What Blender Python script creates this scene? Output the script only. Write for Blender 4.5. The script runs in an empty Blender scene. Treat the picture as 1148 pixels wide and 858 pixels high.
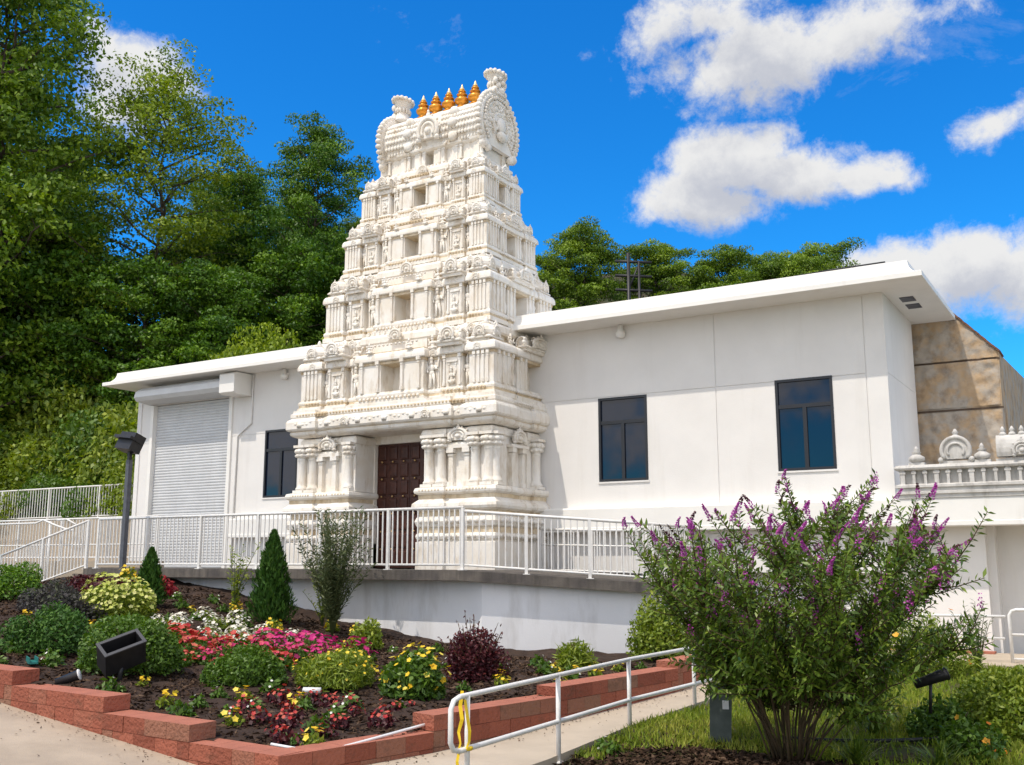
import bpy, math, random
import numpy as np
from mathutils import Vector, Matrix
PI = math.pi; R = math.radians
sc = bpy.context.scene
col = sc.collection
random.seed(7); rng = np.random.default_rng(7)

# ------------------------------------------------------------------ camera
cam = bpy.data.objects.new('camera', bpy.data.cameras.new('camera')); col.objects.link(cam)
cam.data.sensor_fit = 'HORIZONTAL'; cam.data.sensor_width = 36; cam.data.lens = 35.75
cam.data.clip_start = 0.1; cam.data.clip_end = 3000
cam.location = (0, 0, 0.14); cam.rotation_euler = (R(90) + math.atan(201/1140), 0, R(31.2))
sc.camera = cam
# ------------------------------------------------------------------ sun, sky, exposure
SUN_AZ, SUN_EL = 198.4, 61.0
sv = Vector((math.sin(R(SUN_AZ))*math.cos(R(SUN_EL)), math.cos(R(SUN_AZ))*math.cos(R(SUN_EL)), math.sin(R(SUN_EL))))
sun = bpy.data.objects.new('sun', bpy.data.lights.new('sun', 'SUN')); col.objects.link(sun)
sun.data.energy = 2.9; sun.data.angle = R(0.5); sun.data.color = (1, 0.915, 0.80)
sun.rotation_euler = sv.to_track_quat('Z', 'Y').to_euler()
world = bpy.data.worlds.new('World'); sc.world = world; world.use_nodes = True
def N(nt, t, **kw):
    n = nt.nodes.new(t)
    for k, v in kw.items(): setattr(n, k, v)
    return n
def build_sky():
    nt = world.node_tree; nt.nodes.clear(); L = nt.links.new
    out = N(nt, 'ShaderNodeOutputWorld'); bg = N(nt, 'ShaderNodeBackground'); L(bg.outputs[0], out.inputs[0])
    bg.inputs[1].default_value = 0.15
    sky = N(nt, 'ShaderNodeTexSky', sky_type='NISHITA', sun_disc=False, sun_elevation=R(SUN_EL), sun_rotation=R(SUN_AZ))
    sky.air_density = 1.0; sky.dust_density = 0.2; sky.ozone_density = 3.0
    hs = N(nt, 'ShaderNodeHueSaturation'); hs.inputs['Saturation'].default_value = 1.32; hs.inputs['Value'].default_value = 1.0
    L(sky.outputs[0], hs.inputs['Color'])
    tint = N(nt, 'ShaderNodeMix', data_type='RGBA', blend_type='MULTIPLY'); tint.inputs[0].default_value = 1
    L(hs.outputs[0], tint.inputs[6]); tint.inputs[7].default_value = (0.22, 0.985, 1.33, 1)
    tc = N(nt, 'ShaderNodeTexCoord'); D = tc.outputs['Generated']
    def noise(scale, detail, rough, off=0.0, dist=0.0, V=None):
        mp = N(nt, 'ShaderNodeMapping'); mp.inputs['Location'].default_value = (off, off*.7, off*.3); L(V or D, mp.inputs[0])
        n = N(nt, 'ShaderNodeTexNoise'); n.inputs['Scale'].default_value = scale; n.inputs['Detail'].default_value = detail
        n.inputs['Roughness'].default_value = rough; n.inputs['Distortion'].default_value = dist; L(mp.outputs[0], n.inputs['Vector'])
        return n.outputs['Fac']
    def M(op, a, b, c=None):
        n = N(nt, 'ShaderNodeMath', operation=op)
        for i, v in enumerate((a, b, c)):
            if v is None: continue
            if isinstance(v, (int, float)): n.inputs[i].default_value = v
            else: L(v, n.inputs[i])
        return n.outputs[0]
    def dot(v, V=None):
        n = N(nt, 'ShaderNodeVectorMath', operation='DOT_PRODUCT'); L(V or D, n.inputs[0]); n.inputs[1].default_value = v
        return n.outputs['Value']
    # cumulus: compass bearing and height of each puff, its angular half-width and half-height, how solid it is (degrees)
    def density(V, fine=True):
        dens = None
        for az, el, ra, rb, s, tilt in CLOUDS:
            ra, rb = ra*1.12, rb*1.15
            c = Vector((math.sin(R(az))*math.cos(R(el)), math.cos(R(az))*math.cos(R(el)), math.sin(R(el))))
            u = Vector((math.cos(R(az)), -math.sin(R(az)), 0)); v = u.cross(c)
            if v.z < 0: v = -v
            t = R(tilt); u2 = u*math.cos(t) + v*math.sin(t); v2 = v*math.cos(t) - u*math.sin(t)
            cb = N(nt, 'ShaderNodeCombineXYZ'); L(dot(tuple(u2/math.tan(R(ra))), V), cb.inputs[0]); L(dot(tuple(v2/math.tan(R(rb))), V), cb.inputs[1])
            ln = N(nt, 'ShaderNodeVectorMath', operation='LENGTH'); L(cb.outputs[0], ln.inputs[0])
            e = M('MULTIPLY', M('SUBTRACT', 1, ln.outputs['Value']), s)
            dens = e if dens is None else M('MAXIMUM', dens, e)
        d = M('ADD', M('MAXIMUM', dens, -1.6), M('MULTIPLY', M('SUBTRACT', noise(17, 12, .64, 1.3, .3, V), .5), 2.7))
        return M('ADD', d, M('MULTIPLY', M('SUBTRACT', noise(52, 8, .7, 4.1, 0, V), .5), 1.3)), dens
    d, dens = density(D)
    ad = N(nt, 'ShaderNodeVectorMath', operation='ADD'); L(D, ad.inputs[0]); ad.inputs[1].default_value = (-.006, -.012, .030)
    d2, _d = density(ad.outputs[0])
    far = M('LESS_THAN', dens, -1.2)
    mask = N(nt, 'ShaderNodeMapRange', interpolation_type='SMOOTHSTEP'); mask.inputs[1].default_value = 0.02; mask.inputs[2].default_value = 1.05; L(d, mask.inputs[0])
    # unseen broken cloud behind and above the view, added to fill the shade
    back = M('MULTIPLY', M('SUBTRACT', dot((.45, -.85, .25)), -.18), 2.6)
    bk = M('ADD', M('MINIMUM', back, .55), M('MULTIPLY', M('SUBTRACT', noise(5.5, 9, .6, 6.6), .5), 4.2))
    bm_ = N(nt, 'ShaderNodeMapRange', interpolation_type='SMOOTHSTEP'); bm_.inputs[1].default_value = .1; bm_.inputs[2].default_value = .6; L(bk, bm_.inputs[0])
    # thin wisps
    w = M('MULTIPLY', M('SUBTRACT', noise(5, 9, .7, 8.7, .6), .60), 1.6)
    wm = M('MAXIMUM', M('MINIMUM', w, .22), 0)
    mk = M('MAXIMUM', M('MAXIMUM', M('MULTIPLY', mask.outputs[0], M('SUBTRACT', 1, far)), wm), bm_.outputs[0])
    shade = N(nt, 'ShaderNodeMapRange', interpolation_type='SMOOTHSTEP'); L(M('ADD', d2, M('MULTIPLY', M('SUBTRACT', noise(26, 8, .6, 2.2), .5), 1.2)), shade.inputs[0])
    shade.inputs[1].default_value = 1.75; shade.inputs[2].default_value = -.2
    cc = N(nt, 'ShaderNodeMix', data_type='RGBA'); L(shade.outputs[0], cc.inputs[0])
    cc.inputs[6].default_value = (3.35, 3.5, 3.95, 1); cc.inputs[7].default_value = (5.2, 5.2, 5.2, 1)
    br = N(nt, 'ShaderNodeMix', data_type='RGBA'); L(M('MULTIPLY', M('MAXIMUM', M('MINIMUM', M('MULTIPLY', back, .7), 1), 0), bm_.outputs[0]), br.inputs[0]); L(cc.outputs[2], br.inputs[6]); br.inputs[7].default_value = (9.2, 8.9, 8.6, 1)     # the added cloud is brightened for more fill
    mx = N(nt, 'ShaderNodeMix', data_type='RGBA'); L(mk, mx.inputs[0]); L(tint.outputs[2], mx.inputs[6]); L(br.outputs[2], mx.inputs[7])
    L(mx.outputs[2], bg.inputs[0])
# bearings are degrees clockwise from +Y
CLOUDS = [
 (-16.5, 26.9, 5.6, 2.4, 1.9, 4), (-11.5, 27.4, 4.8, 1.9, 1.7, 6), (-19.5, 29.2, 4.2, 2.0, 1.2, -6), (-17.2, 25.2, 3.2, 1.4, 1.1, 0), (-22.6, 29.0, 2.6, 1.8, .75, 30), (-7.6, 27.6, 3.2, 1.2, .8, 12), (-21.5, 26.0, 3.0, .9, .5, 0),
 (-18.2, 21.5, 4.0, 2.3, 2.0, 0), (-19.8, 19.8, 4.1, 1.7, 1.9, -8), (-14.8, 20.8, 4.4, 1.7, 1.9, -4), (-11.2, 20.4, 3.1, 1.2, 1.6, -4), (-22.6, 20.0, 2.6, 1.2, 1.1, 10), (-16.4, 22.7, 2.2, 1.1, 1.1, 0),
 (-10.2, 15.2, 3.4, 1.7, 1.9, 0), (-6.2, 15.1, 4.2, 2.3, 2.0, 0), (-2.8, 14.4, 4.2, 2.7, 2.0, 0), (-13.0, 15.2, 3.0, 1.3, 1.3, 0), (1, 13.5, 5, 3, 1.4, 0), (-9, 13.4, 5, 1.8, 1.3, 0), (-4.4, 22.0, 2.0, 1.0, .95, 8), (-2.3, 22.6, 2.2, .9, .7, 0),
 (-52.8, 25.3, 2.6, 1.9, 2.0, 0), (-50.9, 25.1, 1.9, 1.2, 1.7, -10), (-54.8, 26.6, 1.5, 1.2, 1.0, 0), (-53, 23.6, 2.6, 1.5, 1.2, 0),
]
build_sky()
vs = sc.view_settings; vs.view_transform = 'Standard'; vs.look = 'None'; vs.gamma = 1; vs.exposure = 0.12; vs.use_curve_mapping = False
sc.cycles.max_bounces = 8; sc.cycles.transparent_max_bounces = 8; sc.cycles.use_denoising = True

# ------------------------------------------------------------------ materials
MATS = {}
def mat(name, c, rough=.7, c2=None, scale=4, detail=5, bump=0, bscale=30, metal=0, spec=.3, lo=.35, hi=.65, coat=0):
    m = bpy.data.materials.new(name); m.use_nodes = True; nt = m.node_tree; L = nt.links.new
    b = nt.nodes['Principled BSDF']; b.inputs['Roughness'].default_value = rough; b.inputs['Metallic'].default_value = metal
    b.inputs['Specular IOR Level'].default_value = spec
    b.inputs['Base Color'].default_value = (*c, 1)
    tc = N(nt, 'ShaderNodeTexCoord')
    geo = N(nt, 'ShaderNodeNewGeometry')
    if c2 is not None:
        n = N(nt, 'ShaderNodeTexNoise'); n.inputs['Scale'].default_value = scale; n.inputs['Detail'].default_value = detail; n.inputs['Roughness'].default_value = .6
        L(geo.outputs['Position'], n.inputs['Vector'])
        r = N(nt, 'ShaderNodeMapRange'); r.inputs[1].default_value = lo; r.inputs[2].default_value = hi; L(n.outputs['Fac'], r.inputs[0])
        mx = N(nt, 'ShaderNodeMix', data_type='RGBA'); L(r.outputs[0], mx.inputs[0]); mx.inputs[6].default_value = (*c, 1); mx.inputs[7].default_value = (*c2, 1)
        L(mx.outputs[2], b.inputs['Base Color'])
    if bump:
        n = N(nt, 'ShaderNodeTexNoise'); n.inputs['Scale'].default_value = bscale; n.inputs['Detail'].default_value = 6; L(geo.outputs['Position'], n.inputs['Vector'])
        bp = N(nt, 'ShaderNodeBump'); bp.inputs['Strength'].default_value = bump; bp.inputs['Distance'].default_value = .02; L(n.outputs['Fac'], bp.inputs['Height']); L(bp.outputs[0], b.inputs['Normal'])
    MATS[name] = m
    return m
def streaks(m, color, amount=.5, sx=6, sz=.5, lo=.55, hi=.75):
    """weather stains drawn out downwards, mixed over the material's colour"""
    nt = m.node_tree; L = nt.links.new; b = nt.nodes['Principled BSDF']
    geo = N(nt, 'ShaderNodeNewGeometry'); mp = N(nt, 'ShaderNodeMapping'); mp.inputs['Scale'].default_value = (sx, sx, sz); L(geo.outputs['Position'], mp.inputs[0])
    n = N(nt, 'ShaderNodeTexNoise'); n.inputs['Scale'].default_value = 1; n.inputs['Detail'].default_value = 8; n.inputs['Roughness'].default_value = .65; L(mp.outputs[0], n.inputs['Vector'])
    r = N(nt, 'ShaderNodeMapRange'); r.inputs[1].default_value = lo; r.inputs[2].default_value = hi; r.inputs[4].default_value = amount; L(n.outputs['Fac'], r.inputs[0])
    mx = N(nt, 'ShaderNodeMix', data_type='RGBA'); L(r.outputs[0], mx.inputs[0]); mx.inputs[7].default_value = (*color, 1)
    s = b.inputs['Base Color']
    if s.links: L(s.links[0].from_socket, mx.inputs[6])
    else: mx.inputs[6].default_value = s.default_value
    L(mx.outputs[2], s)
    return m
def tinted(name, stops, rough=.6, transl=.0, spec=.3, bump=0, bscale=30):
    """colour varies from piece to piece through the per-face attribute 'tint'"""
    m = bpy.data.materials.new(name); m.use_nodes = True; nt = m.node_tree; L = nt.links.new; b = nt.nodes['Principled BSDF']
    at = N(nt, 'ShaderNodeAttribute', attribute_name='tint'); cr = N(nt, 'ShaderNodeValToRGB'); L(at.outputs['Fac'], cr.inputs[0])
    e = cr.color_ramp.elements
    while len(e) < len(stops): e.new(.5)
    for k, (p, c) in enumerate(stops): e[k].position = p; e[k].color = (*c, 1)
    L(cr.outputs[0], b.inputs['Base Color']); b.inputs['Roughness'].default_value = rough; b.inputs['Specular IOR Level'].default_value = spec
    if transl:
        tr = N(nt, 'ShaderNodeBsdfTranslucent'); hs = N(nt, 'ShaderNodeHueSaturation'); hs.inputs['Value'].default_value = 1.25; hs.inputs['Saturation'].default_value = 1.1
        L(cr.outputs[0], hs.inputs['Color']); L(hs.outputs[0], tr.inputs[0])
        ms = N(nt, 'ShaderNodeMixShader'); ms.inputs[0].default_value = transl; L(b.outputs[0], ms.inputs[1]); L(tr.outputs[0], ms.inputs[2])
        L(ms.outputs[0], nt.nodes['Material Output'].inputs[0])
    if bump:
        geo = N(nt, 'ShaderNodeNewGeometry'); n = N(nt, 'ShaderNodeTexNoise'); n.inputs['Scale'].default_value = bscale; n.inputs['Detail'].default_value = 6; L(geo.outputs['Position'], n.inputs['Vector'])
        bp = N(nt, 'ShaderNodeBump'); bp.inputs['Strength'].default_value = bump; bp.inputs['Distance'].default_value = .03; L(n.outputs['Fac'], bp.inputs['Height']); L(bp.outputs[0], b.inputs['Normal'])
    MATS[name] = m
    return m
stucco = streaks(mat('tower_stucco', (.83, .80, .75), .8, (.76, .70, .61), 2.5, 6, .35, 45), (.45, .34, .21), .62, 6, 1.8, .52, .72)
stain_bounce = streaks(mat('stain_bounce_stucco', (.74, .64, .49), .85, (.60, .47, .30), 3.5, 6, .35, 45), (.34, .24, .13), .6, 7, 2.5, .45, .7)  # ochre stains, with warm bounced light painted into mouldings, beads and under-eave strips
plaster = streaks(mat('wall_plaster', (.78, .76, .735), .85, (.735, .715, .69), 1.2, 6, .12, 60), (.52, .48, .43), .24, 3, .30, .54, .8)
white_paint = streaks(mat('white_fascia_paint', (.84, .82, .78), .55, (.79, .77, .73), 1.5), (.5, .45, .38), .3, 4, .6, .6, .8)
rail_paint = streaks(mat('white_rail_paint', (.78, .77, .75), .4, (.7, .68, .65), 9), (.33, .26, .2), .5, 14, 6, .6, .78)
deck_white = streaks(mat('deck_wall_paint', (.80, .80, .81), .8, (.73, .73, .74), .9, 6, .1, 40), (.36, .33, .29), .45, 2.2, .5, .52, .75)
slab_conc = streaks(mat('weathered_slab_concrete', (.16, .14, .12), .9, (.09, .08, .075), 3, 6, .3, 50), (.05, .045, .04), .7, 9, .8, .45, .7)
conc = streaks(mat('plaza_concrete', (.45, .365, .275), .85, (.36, .29, .22), 1.6, 9, .2, 70), (.22, .17, .12), .45, .5, 3, .52, .75)
conc2 = streaks(mat('path_concrete', (.52, .44, .34), .85, (.44, .37, .285), 1.6, 9, .2, 70), (.27, .21, .15), .4, 1.3, 3, .54, .75)
shutter_m = streaks(mat('shutter_slats', (.62, .63, .64), .45, (.56, .57, .58), 2), (.4, .38, .35), .3, 5, .5)
dark_frame = mat('dark_window_frame', (.012, .013, .018), .4, spec=.5)
glass_m = mat('dark_glass', (.005, .011, .028), .02, spec=.5)
black_metal = mat('black_metal', (.014, .014, .016), .45, (.024, .023, .024), 12, spec=.4)
grey_metal = mat('grey_metal', (.10, .105, .125), .5, (.07, .075, .09), 10, spec=.4)
gold = mat('gilded_copper', (.72, .33, .035), .3, (.60, .23, .02), 9, metal=.55, spec=.6)
gold_tip = mat('pale_gilding', (.85, .62, .30), .3, metal=.5)
wood = mat('carved_door_wood', (.075, .022, .012), .45, (.045, .012, .007), 8, 6, .3, 60, spec=.4)
brass = mat('brass_stud', (.55, .36, .16), .35, metal=.8)
stone_m = streaks(mat('rough_brown_stone', (.47, .335, .205), .95, (.41, .36, .30), 3.0, 12, 1.0, 9, lo=.42, hi=.58), (.15, .11, .08), .5, 3.5, 3.0, .5, .66)
stone_dk = mat('stone_joint', (.10, .07, .05), .95)
soil = mat('dark_soil', (.055, .033, .022), .95, (.030, .018, .013), 6, 9, .9, 18)
hill_m = mat('forest_floor', (.035, .045, .015), .95, (.06, .045, .02), 1.5, 8, .6, 8)
lawn_m = mat('turf_soil', (.07, .085, .025), .95, (.09, .065, .03), 2.5, 8, .5, 25)
bark = mat('bark', (.11, .085, .065), .9, (.06, .045, .035), 7, 6, .6, 30)
stem_m = mat('brown_stem', (.10, .065, .035), .8, (.06, .045, .02), 12)
green_stem = mat('green_stem', (.07, .09, .03), .7)
block_m = streaks(tinted('red_wall_block', [(0, (.23, .072, .045)), (.55, (.34, .112, .070)), (1, (.25, .135, .09))], .9, 0, .2, 1.0, 28), (.10, .06, .04), .55, 5, 9, .54, .72)
cap_m = mat('red_block_top', (.43, .155, .10), .9, (.35, .13, .085), 5, 6, .4, 60)
tape_m = mat('yellow_plastic_ribbon', (.75, .52, .02), .4)
box_green = mat('weathered_green_box', (.10, .12, .11), .6, (.07, .085, .075), 8)
teal = mat('teal_plastic', (.03, .19, .17), .4)
pvc = mat('white_plastic', (.75, .75, .75), .4)
G = lambda *s: [(i/(len(s)-1), c) for i, c in enumerate(s)]
leaf_tree = tinted('tree_leaf_green', G((.045, .100, .008), (.140, .235, .014), (.31, .42, .035)), .5, .3, .35)
leaf_dark = tinted('tree_leaf_dark', G((.026, .078, .008), (.085, .185, .012), (.20, .325, .022)), .5, .26, .35)
leaf_yell = tinted('tree_leaf_yellow_green', G((.08, .135, .010), (.20, .285, .016), (.37, .44, .035)), .5, .32, .35)
leaf_shrub = tinted('shrub_leaf', G((.035, .085, .010), (.085, .165, .016), (.15, .25, .028)), .5, .25, .4)
leaf_lime = tinted('lime_leaf', G((.09, .15, .014), (.20, .27, .025), (.34, .38, .05)), .5, .28, .4)
leaf_bush = tinted('lance_leaf', G((.045, .095, .012), (.12, .195, .020), (.24, .31, .04)), .45, .2, .45)
leaf_olive = tinted('olive_leaf', G((.05, .075, .03), (.10, .13, .05), (.17, .19, .09)), .6, .22, .3)
leaf_conif = tinted('conifer_scale', G((.02, .065, .010), (.05, .125, .018), (.10, .19, .025)), .6, .15, .3)
leaf_burg = tinted('burgundy_leaf', G((.030, .008, .012), (.085, .016, .022), (.17, .035, .03)), .5, .2, .4)
leaf_grey = tinted('purple_grey_leaf', G((.035, .03, .04), (.07, .065, .06), (.09, .11, .05)), .6, .2, .3)
leaf_grass = tinted('grass_blade', G((.10, .18, .014), (.23, .30, .028), (.40, .38, .07)), .6, .25, .3)
mulch_m = tinted('bark_mulch', G((.020, .012, .008), (.060, .034, .020), (.13, .085, .055)), .95, 0, .15)
fl_pink = tinted('pink_petal', G((.50, .03, .13), (.62, .06, .19), (.68, .09, .12)), .5, .2)
fl_red = tinted('red_petal', G((.38, .015, .02), (.52, .06, .05), (.60, .16, .10)), .5, .2)
fl_white = tinted('white_petal', G((.75, .74, .68), (.82, .81, .76), (.80, .74, .6)), .5, .2)
fl_yel = tinted('yellow_petal', G((.72, .45, .02), (.80, .58, .03), (.82, .68, .12)), .5, .2)
fl_cream = tinted('cream_lime_bract', G((.35, .40, .07), (.55, .58, .14), (.68, .66, .28)), .5, .2)
fl_orange = tinted('orange_petal', G((.65, .16, .01), (.78, .30, .02), (.80, .45, .06)), .5, .2)
fl_purple = tinted('purple_spike', G((.10, .045, .03), (.42, .05, .34), (.60, .15, .52)), .6, .2)
fl_rust = tinted('rust_seed_head', G((.05, .03, .02), (.11, .06, .04), (.20, .07, .14)), .7, .1)

# ------------------------------------------------------------------ mesh helpers
class MB:
    def __init__(s): s.v = []; s.f = []; s.m = []; s.t = []; s.smooth = []
    def add(s, vs_, fs, m=0, t=0.5, smooth=False):
        k = len(s.v); s.v.extend(vs_); s.f.extend([tuple(i+k for i in f) for f in fs]); n = len(fs)
        s.m.extend([m]*n); s.t.extend([t]*n); s.smooth.extend([smooth]*n)
    def box(s, x0, x1, y0, y1, z0, z1, m=0, t=.5):
        s.add([(x0,y0,z0),(x1,y0,z0),(x1,y1,z0),(x0,y1,z0),(x0,y0,z1),(x1,y0,z1),(x1,y1,z1),(x0,y1,z1)],
              [(0,3,2,1),(4,5,6,7),(0,1,5,4),(1,2,6,5),(2,3,7,6),(3,0,4,7)], m, t)
    def obox(s, c, ax, hx, hy, hz, m=0, t=.5):
        """box with axes ax = (x, y, z unit vectors)"""
        c = Vector(c); X, Y, Z = [Vector(a) for a in ax]
        p = [tuple(c + X*hx*i + Y*hy*j + Z*hz*k) for k in (-1,1) for j in (-1,1) for i in (-1,1)]
        s.add(p, [(0,2,3,1),(4,5,7,6),(0,1,5,4),(1,3,7,5),(3,2,6,7),(2,0,4,6)], m, t)
    def lathe(s, c, prof, seg=12, m=0, t=.5, smooth=True, sx=1, sy=1, rot=0):
        vs_ = []; fs = []
        for r, z in prof:
            for k in range(seg):
                a = 2*PI*k/seg + rot; vs_.append((c[0]+r*sx*math.cos(a), c[1]+r*sy*math.sin(a), c[2]+z))
        for i in range(len(prof)-1):
            for k in range(seg):
                a = i*seg+k; b = i*seg+(k+1) % seg; fs.append((a, b, b+seg, a+seg))
        n = len(prof)
        fs.append(tuple(reversed(range(seg)))); fs.append(tuple((n-1)*seg+k for k in range(seg)))
        s.add(vs_, fs, m, t, smooth)
    def ball(s, c, rx, ry=None, rz=None, seg=8, rings=5, m=0, t=.5):
        ry = rx if ry is None else ry; rz = rx if rz is None else rz
        vs_ = [(c[0], c[1], c[2]-rz)]; fs = []
        for i in range(1, rings):
            p = -PI/2 + PI*i/rings
            for k in range(seg):
                a = 2*PI*k/seg; vs_.append((c[0]+rx*math.cos(p)*math.cos(a), c[1]+ry*math.cos(p)*math.sin(a), c[2]+rz*math.sin(p)))
        vs_.append((c[0], c[1], c[2]+rz)); L = len(vs_)-1
        for k in range(seg): fs.append((0, 1+(k+1) % seg, 1+k))
        for i in range(rings-2):
            for k in range(seg):
                a = 1+i*seg+k; b = 1+i*seg+(k+1) % seg; fs.append((a, b, b+seg, a+seg))
        o = 1+(rings-2)*seg
        for k in range(seg): fs.append((o+k, o+(k+1) % seg, L))
        s.add(vs_, fs, m, t, True)
    def tube(s, pts, r, seg=8, m=0, t=.5, closed=False):
        pts = [Vector(p) for p in pts]; n = len(pts); rr = r if isinstance(r, (list, tuple)) else [r]*n
        vs_ = []; up = None
        for i, p in enumerate(pts):
            d = (pts[min(i+1, n-1)] - pts[max(i-1, 0)])
            if closed: d = pts[(i+1) % n] - pts[(i-1) % n]
            d = d.normalized() if d.length > 1e-9 else Vector((0,0,1))
            if up is None: up = Vector((0,0,1)) if abs(d.z) < .9 else Vector((1,0,0))
            a = d.cross(up)
            if a.length < 1e-6: a = d.cross(Vector((0,1,0)))
            a.normalize(); b = a.cross(d).normalized(); up = b
            for k in range(seg):
                q = 2*PI*k/seg; vs_.append(tuple(p + (a*math.cos(q) + b*math.sin(q))*rr[i]))
        fs = []
        for i in range(n if closed else n-1):
            for k in range(seg):
                x = i*seg+k; y = i*seg+(k+1) % seg; z = ((i+1) % n)*seg
                fs.append((x, y, z+(k+1) % seg, z+k))
        if not closed: fs.append(tuple(reversed(range(seg)))); fs.append(tuple((n-1)*seg+k for k in range(seg)))
        s.add(vs_, fs, m, t, True)
    def sweep(s, poly, prof, m=0, t=.5, cap0=True, cap1=True, fan=False):
        """axis-aligned plan polygon (counter-clockwise) drawn up through a profile of (offset, z)"""
        n = len(poly); vs_ = []; fs = []; nr = []
        for i in range(n):
            a, b = poly[i], poly[(i+1) % n]; dx, dy = b[0]-a[0], b[1]-a[1]; l = math.hypot(dx, dy) or 1
            nr.append((dy/l, -dx/l))
        for off, z in prof:
            for i in range(n):
                n1, n2 = nr[i-1], nr[i]; d = n1[0]*n2[0]+n1[1]*n2[1]
                k = off/(1+d) if d > -.9 else off
                vs_.append((poly[i][0]+(n1[0]+n2[0])*k, poly[i][1]+(n1[1]+n2[1])*k, z))
        for r in range(len(prof)-1):
            for i in range(n):
                a = r*n+i; b = r*n+(i+1) % n; fs.append((a, b, b+n, a+n))
        if cap0: fs.append(tuple(reversed(range(n))))
        if cap1: fs.append(tuple((len(prof)-1)*n+i for i in range(n)))
        s.add(vs_, fs, m, t)
    def prism(s, pts2, axis, a, b, m=0, t=.5, smooth=False):
        """outline in the plane across `axis` drawn from a to b; pts2 are the other two coordinates in x,y,z order"""
        def P(p, w): return (w, p[0], p[1]) if axis == 'x' else ((p[0], w, p[1]) if axis == 'y' else (p[0], p[1], w))
        n = len(pts2); vs_ = [P(p, a) for p in pts2] + [P(p, b) for p in pts2]
        fs = [tuple(range(n)), tuple(reversed(range(n, 2*n)))] + [(i, n+i, n+(i+1) % n, (i+1) % n) for i in range(n)]
        s.add(vs_, fs, m, t, smooth)
    def build(s, name, mats, parent=None, fix=True, loc=None):
        me = bpy.data.meshes.new(name); me.from_pydata(s.v, [], s.f)
        ms = mats if isinstance(mats, (list, tuple)) else [mats]
        for x in ms: me.materials.append(x)
        me.polygons.foreach_set('material_index', s.m); me.polygons.foreach_set('use_smooth', s.smooth)
        a = me.attributes.new('tint', 'FLOAT', 'FACE'); a.data.foreach_set('value', s.t)
        me.update()
        if fix:
            import bmesh
            bm = bmesh.new(); bm.from_mesh(me); bmesh.ops.recalc_face_normals(bm, faces=bm.faces); bm.to_mesh(me); bm.free()
        return link(name, me, parent, loc)
def link(name, me, parent=None, loc=None):
    o = bpy.data.objects.new(name, me); col.objects.link(o)
    if parent: o.parent = parent
    if loc: o.location = loc
    return o
def tag(o, label=None, cat=None, group=None, kind=None):
    if label: o['label'] = label
    if cat: o['category'] = cat
    if group: o['group'] = group
    if kind: o['kind'] = kind
    return o
def thing(name, label, cat, loc=(0,0,0), rz=0, group=None, scale=None):
    o = bpy.data.objects.new(name, None); col.objects.link(o); o.location = loc; o.rotation_euler = (0,0,rz); o.empty_display_size = .2
    if scale: o.scale = scale if isinstance(scale, tuple) else (scale,)*3
    return tag(o, label, cat, group)
def dup(root, loc, rz=0, label=None, scale=None, group=None):
    r = root.copy(); col.objects.link(r); r.location = loc; r.rotation_euler = (0,0,rz)
    if scale: r.scale = scale if isinstance(scale, tuple) else (scale,)*3
    if label: r['label'] = label
    if group: r['group'] = group
    for ch in list(root.children):
        c = ch.copy(); col.objects.link(c); c.parent = r
        for g in ch.children:
            d = g.copy(); col.objects.link(d); d.parent = c
    return r
def struct(o): return tag(o, kind='structure')

# ---- leaves: every leaf is a small folded four-cornered face
def unit(a): return a/np.maximum(np.linalg.norm(a, axis=-1, keepdims=True), 1e-9)
def leaf_mesh(name, C, D, Nn, Ln, W, m, tint, parent=None, fold=.18):
    C = np.asarray(C, float); n = len(C); D = unit(D); S = unit(np.cross(D, Nn)); Nn = np.cross(S, D)
    Ln = np.broadcast_to(Ln, n)[:, None]; W = np.broadcast_to(W, n)[:, None]
    V = np.empty((n, 4, 3)); V[:, 0] = C - D*Ln*.5; V[:, 2] = C + D*Ln*.5
    V[:, 1] = C + S*W*.5 + Nn*W*fold; V[:, 3] = C - S*W*.5 + Nn*W*fold
    return quad_mesh(name, V.reshape(-1, 3), m, np.clip(tint, 0, 1), parent)
def quad_mesh(name, V, m, tint, parent=None):
    n = len(V)//4; me = bpy.data.meshes.new(name)
    me.vertices.add(4*n); me.vertices.foreach_set('co', np.ascontiguousarray(V, np.float32).ravel())
    me.loops.add(4*n); me.loops.foreach_set('vertex_index', np.arange(4*n, dtype=np.int32))
    me.polygons.add(n); me.polygons.foreach_set('loop_start', np.arange(0, 4*n, 4, dtype=np.int32)); me.polygons.foreach_set('loop_total', np.full(n, 4, np.int32))
    me.materials.append(m); a = me.attributes.new('tint', 'FLOAT', 'FACE'); a.data.foreach_set('value', np.ascontiguousarray(tint, np.float32))
    me.update(calc_edges=True)
    return link(name, me, parent)
def rand_dirs(n): return unit(rng.normal(size=(n, 3)))

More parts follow.
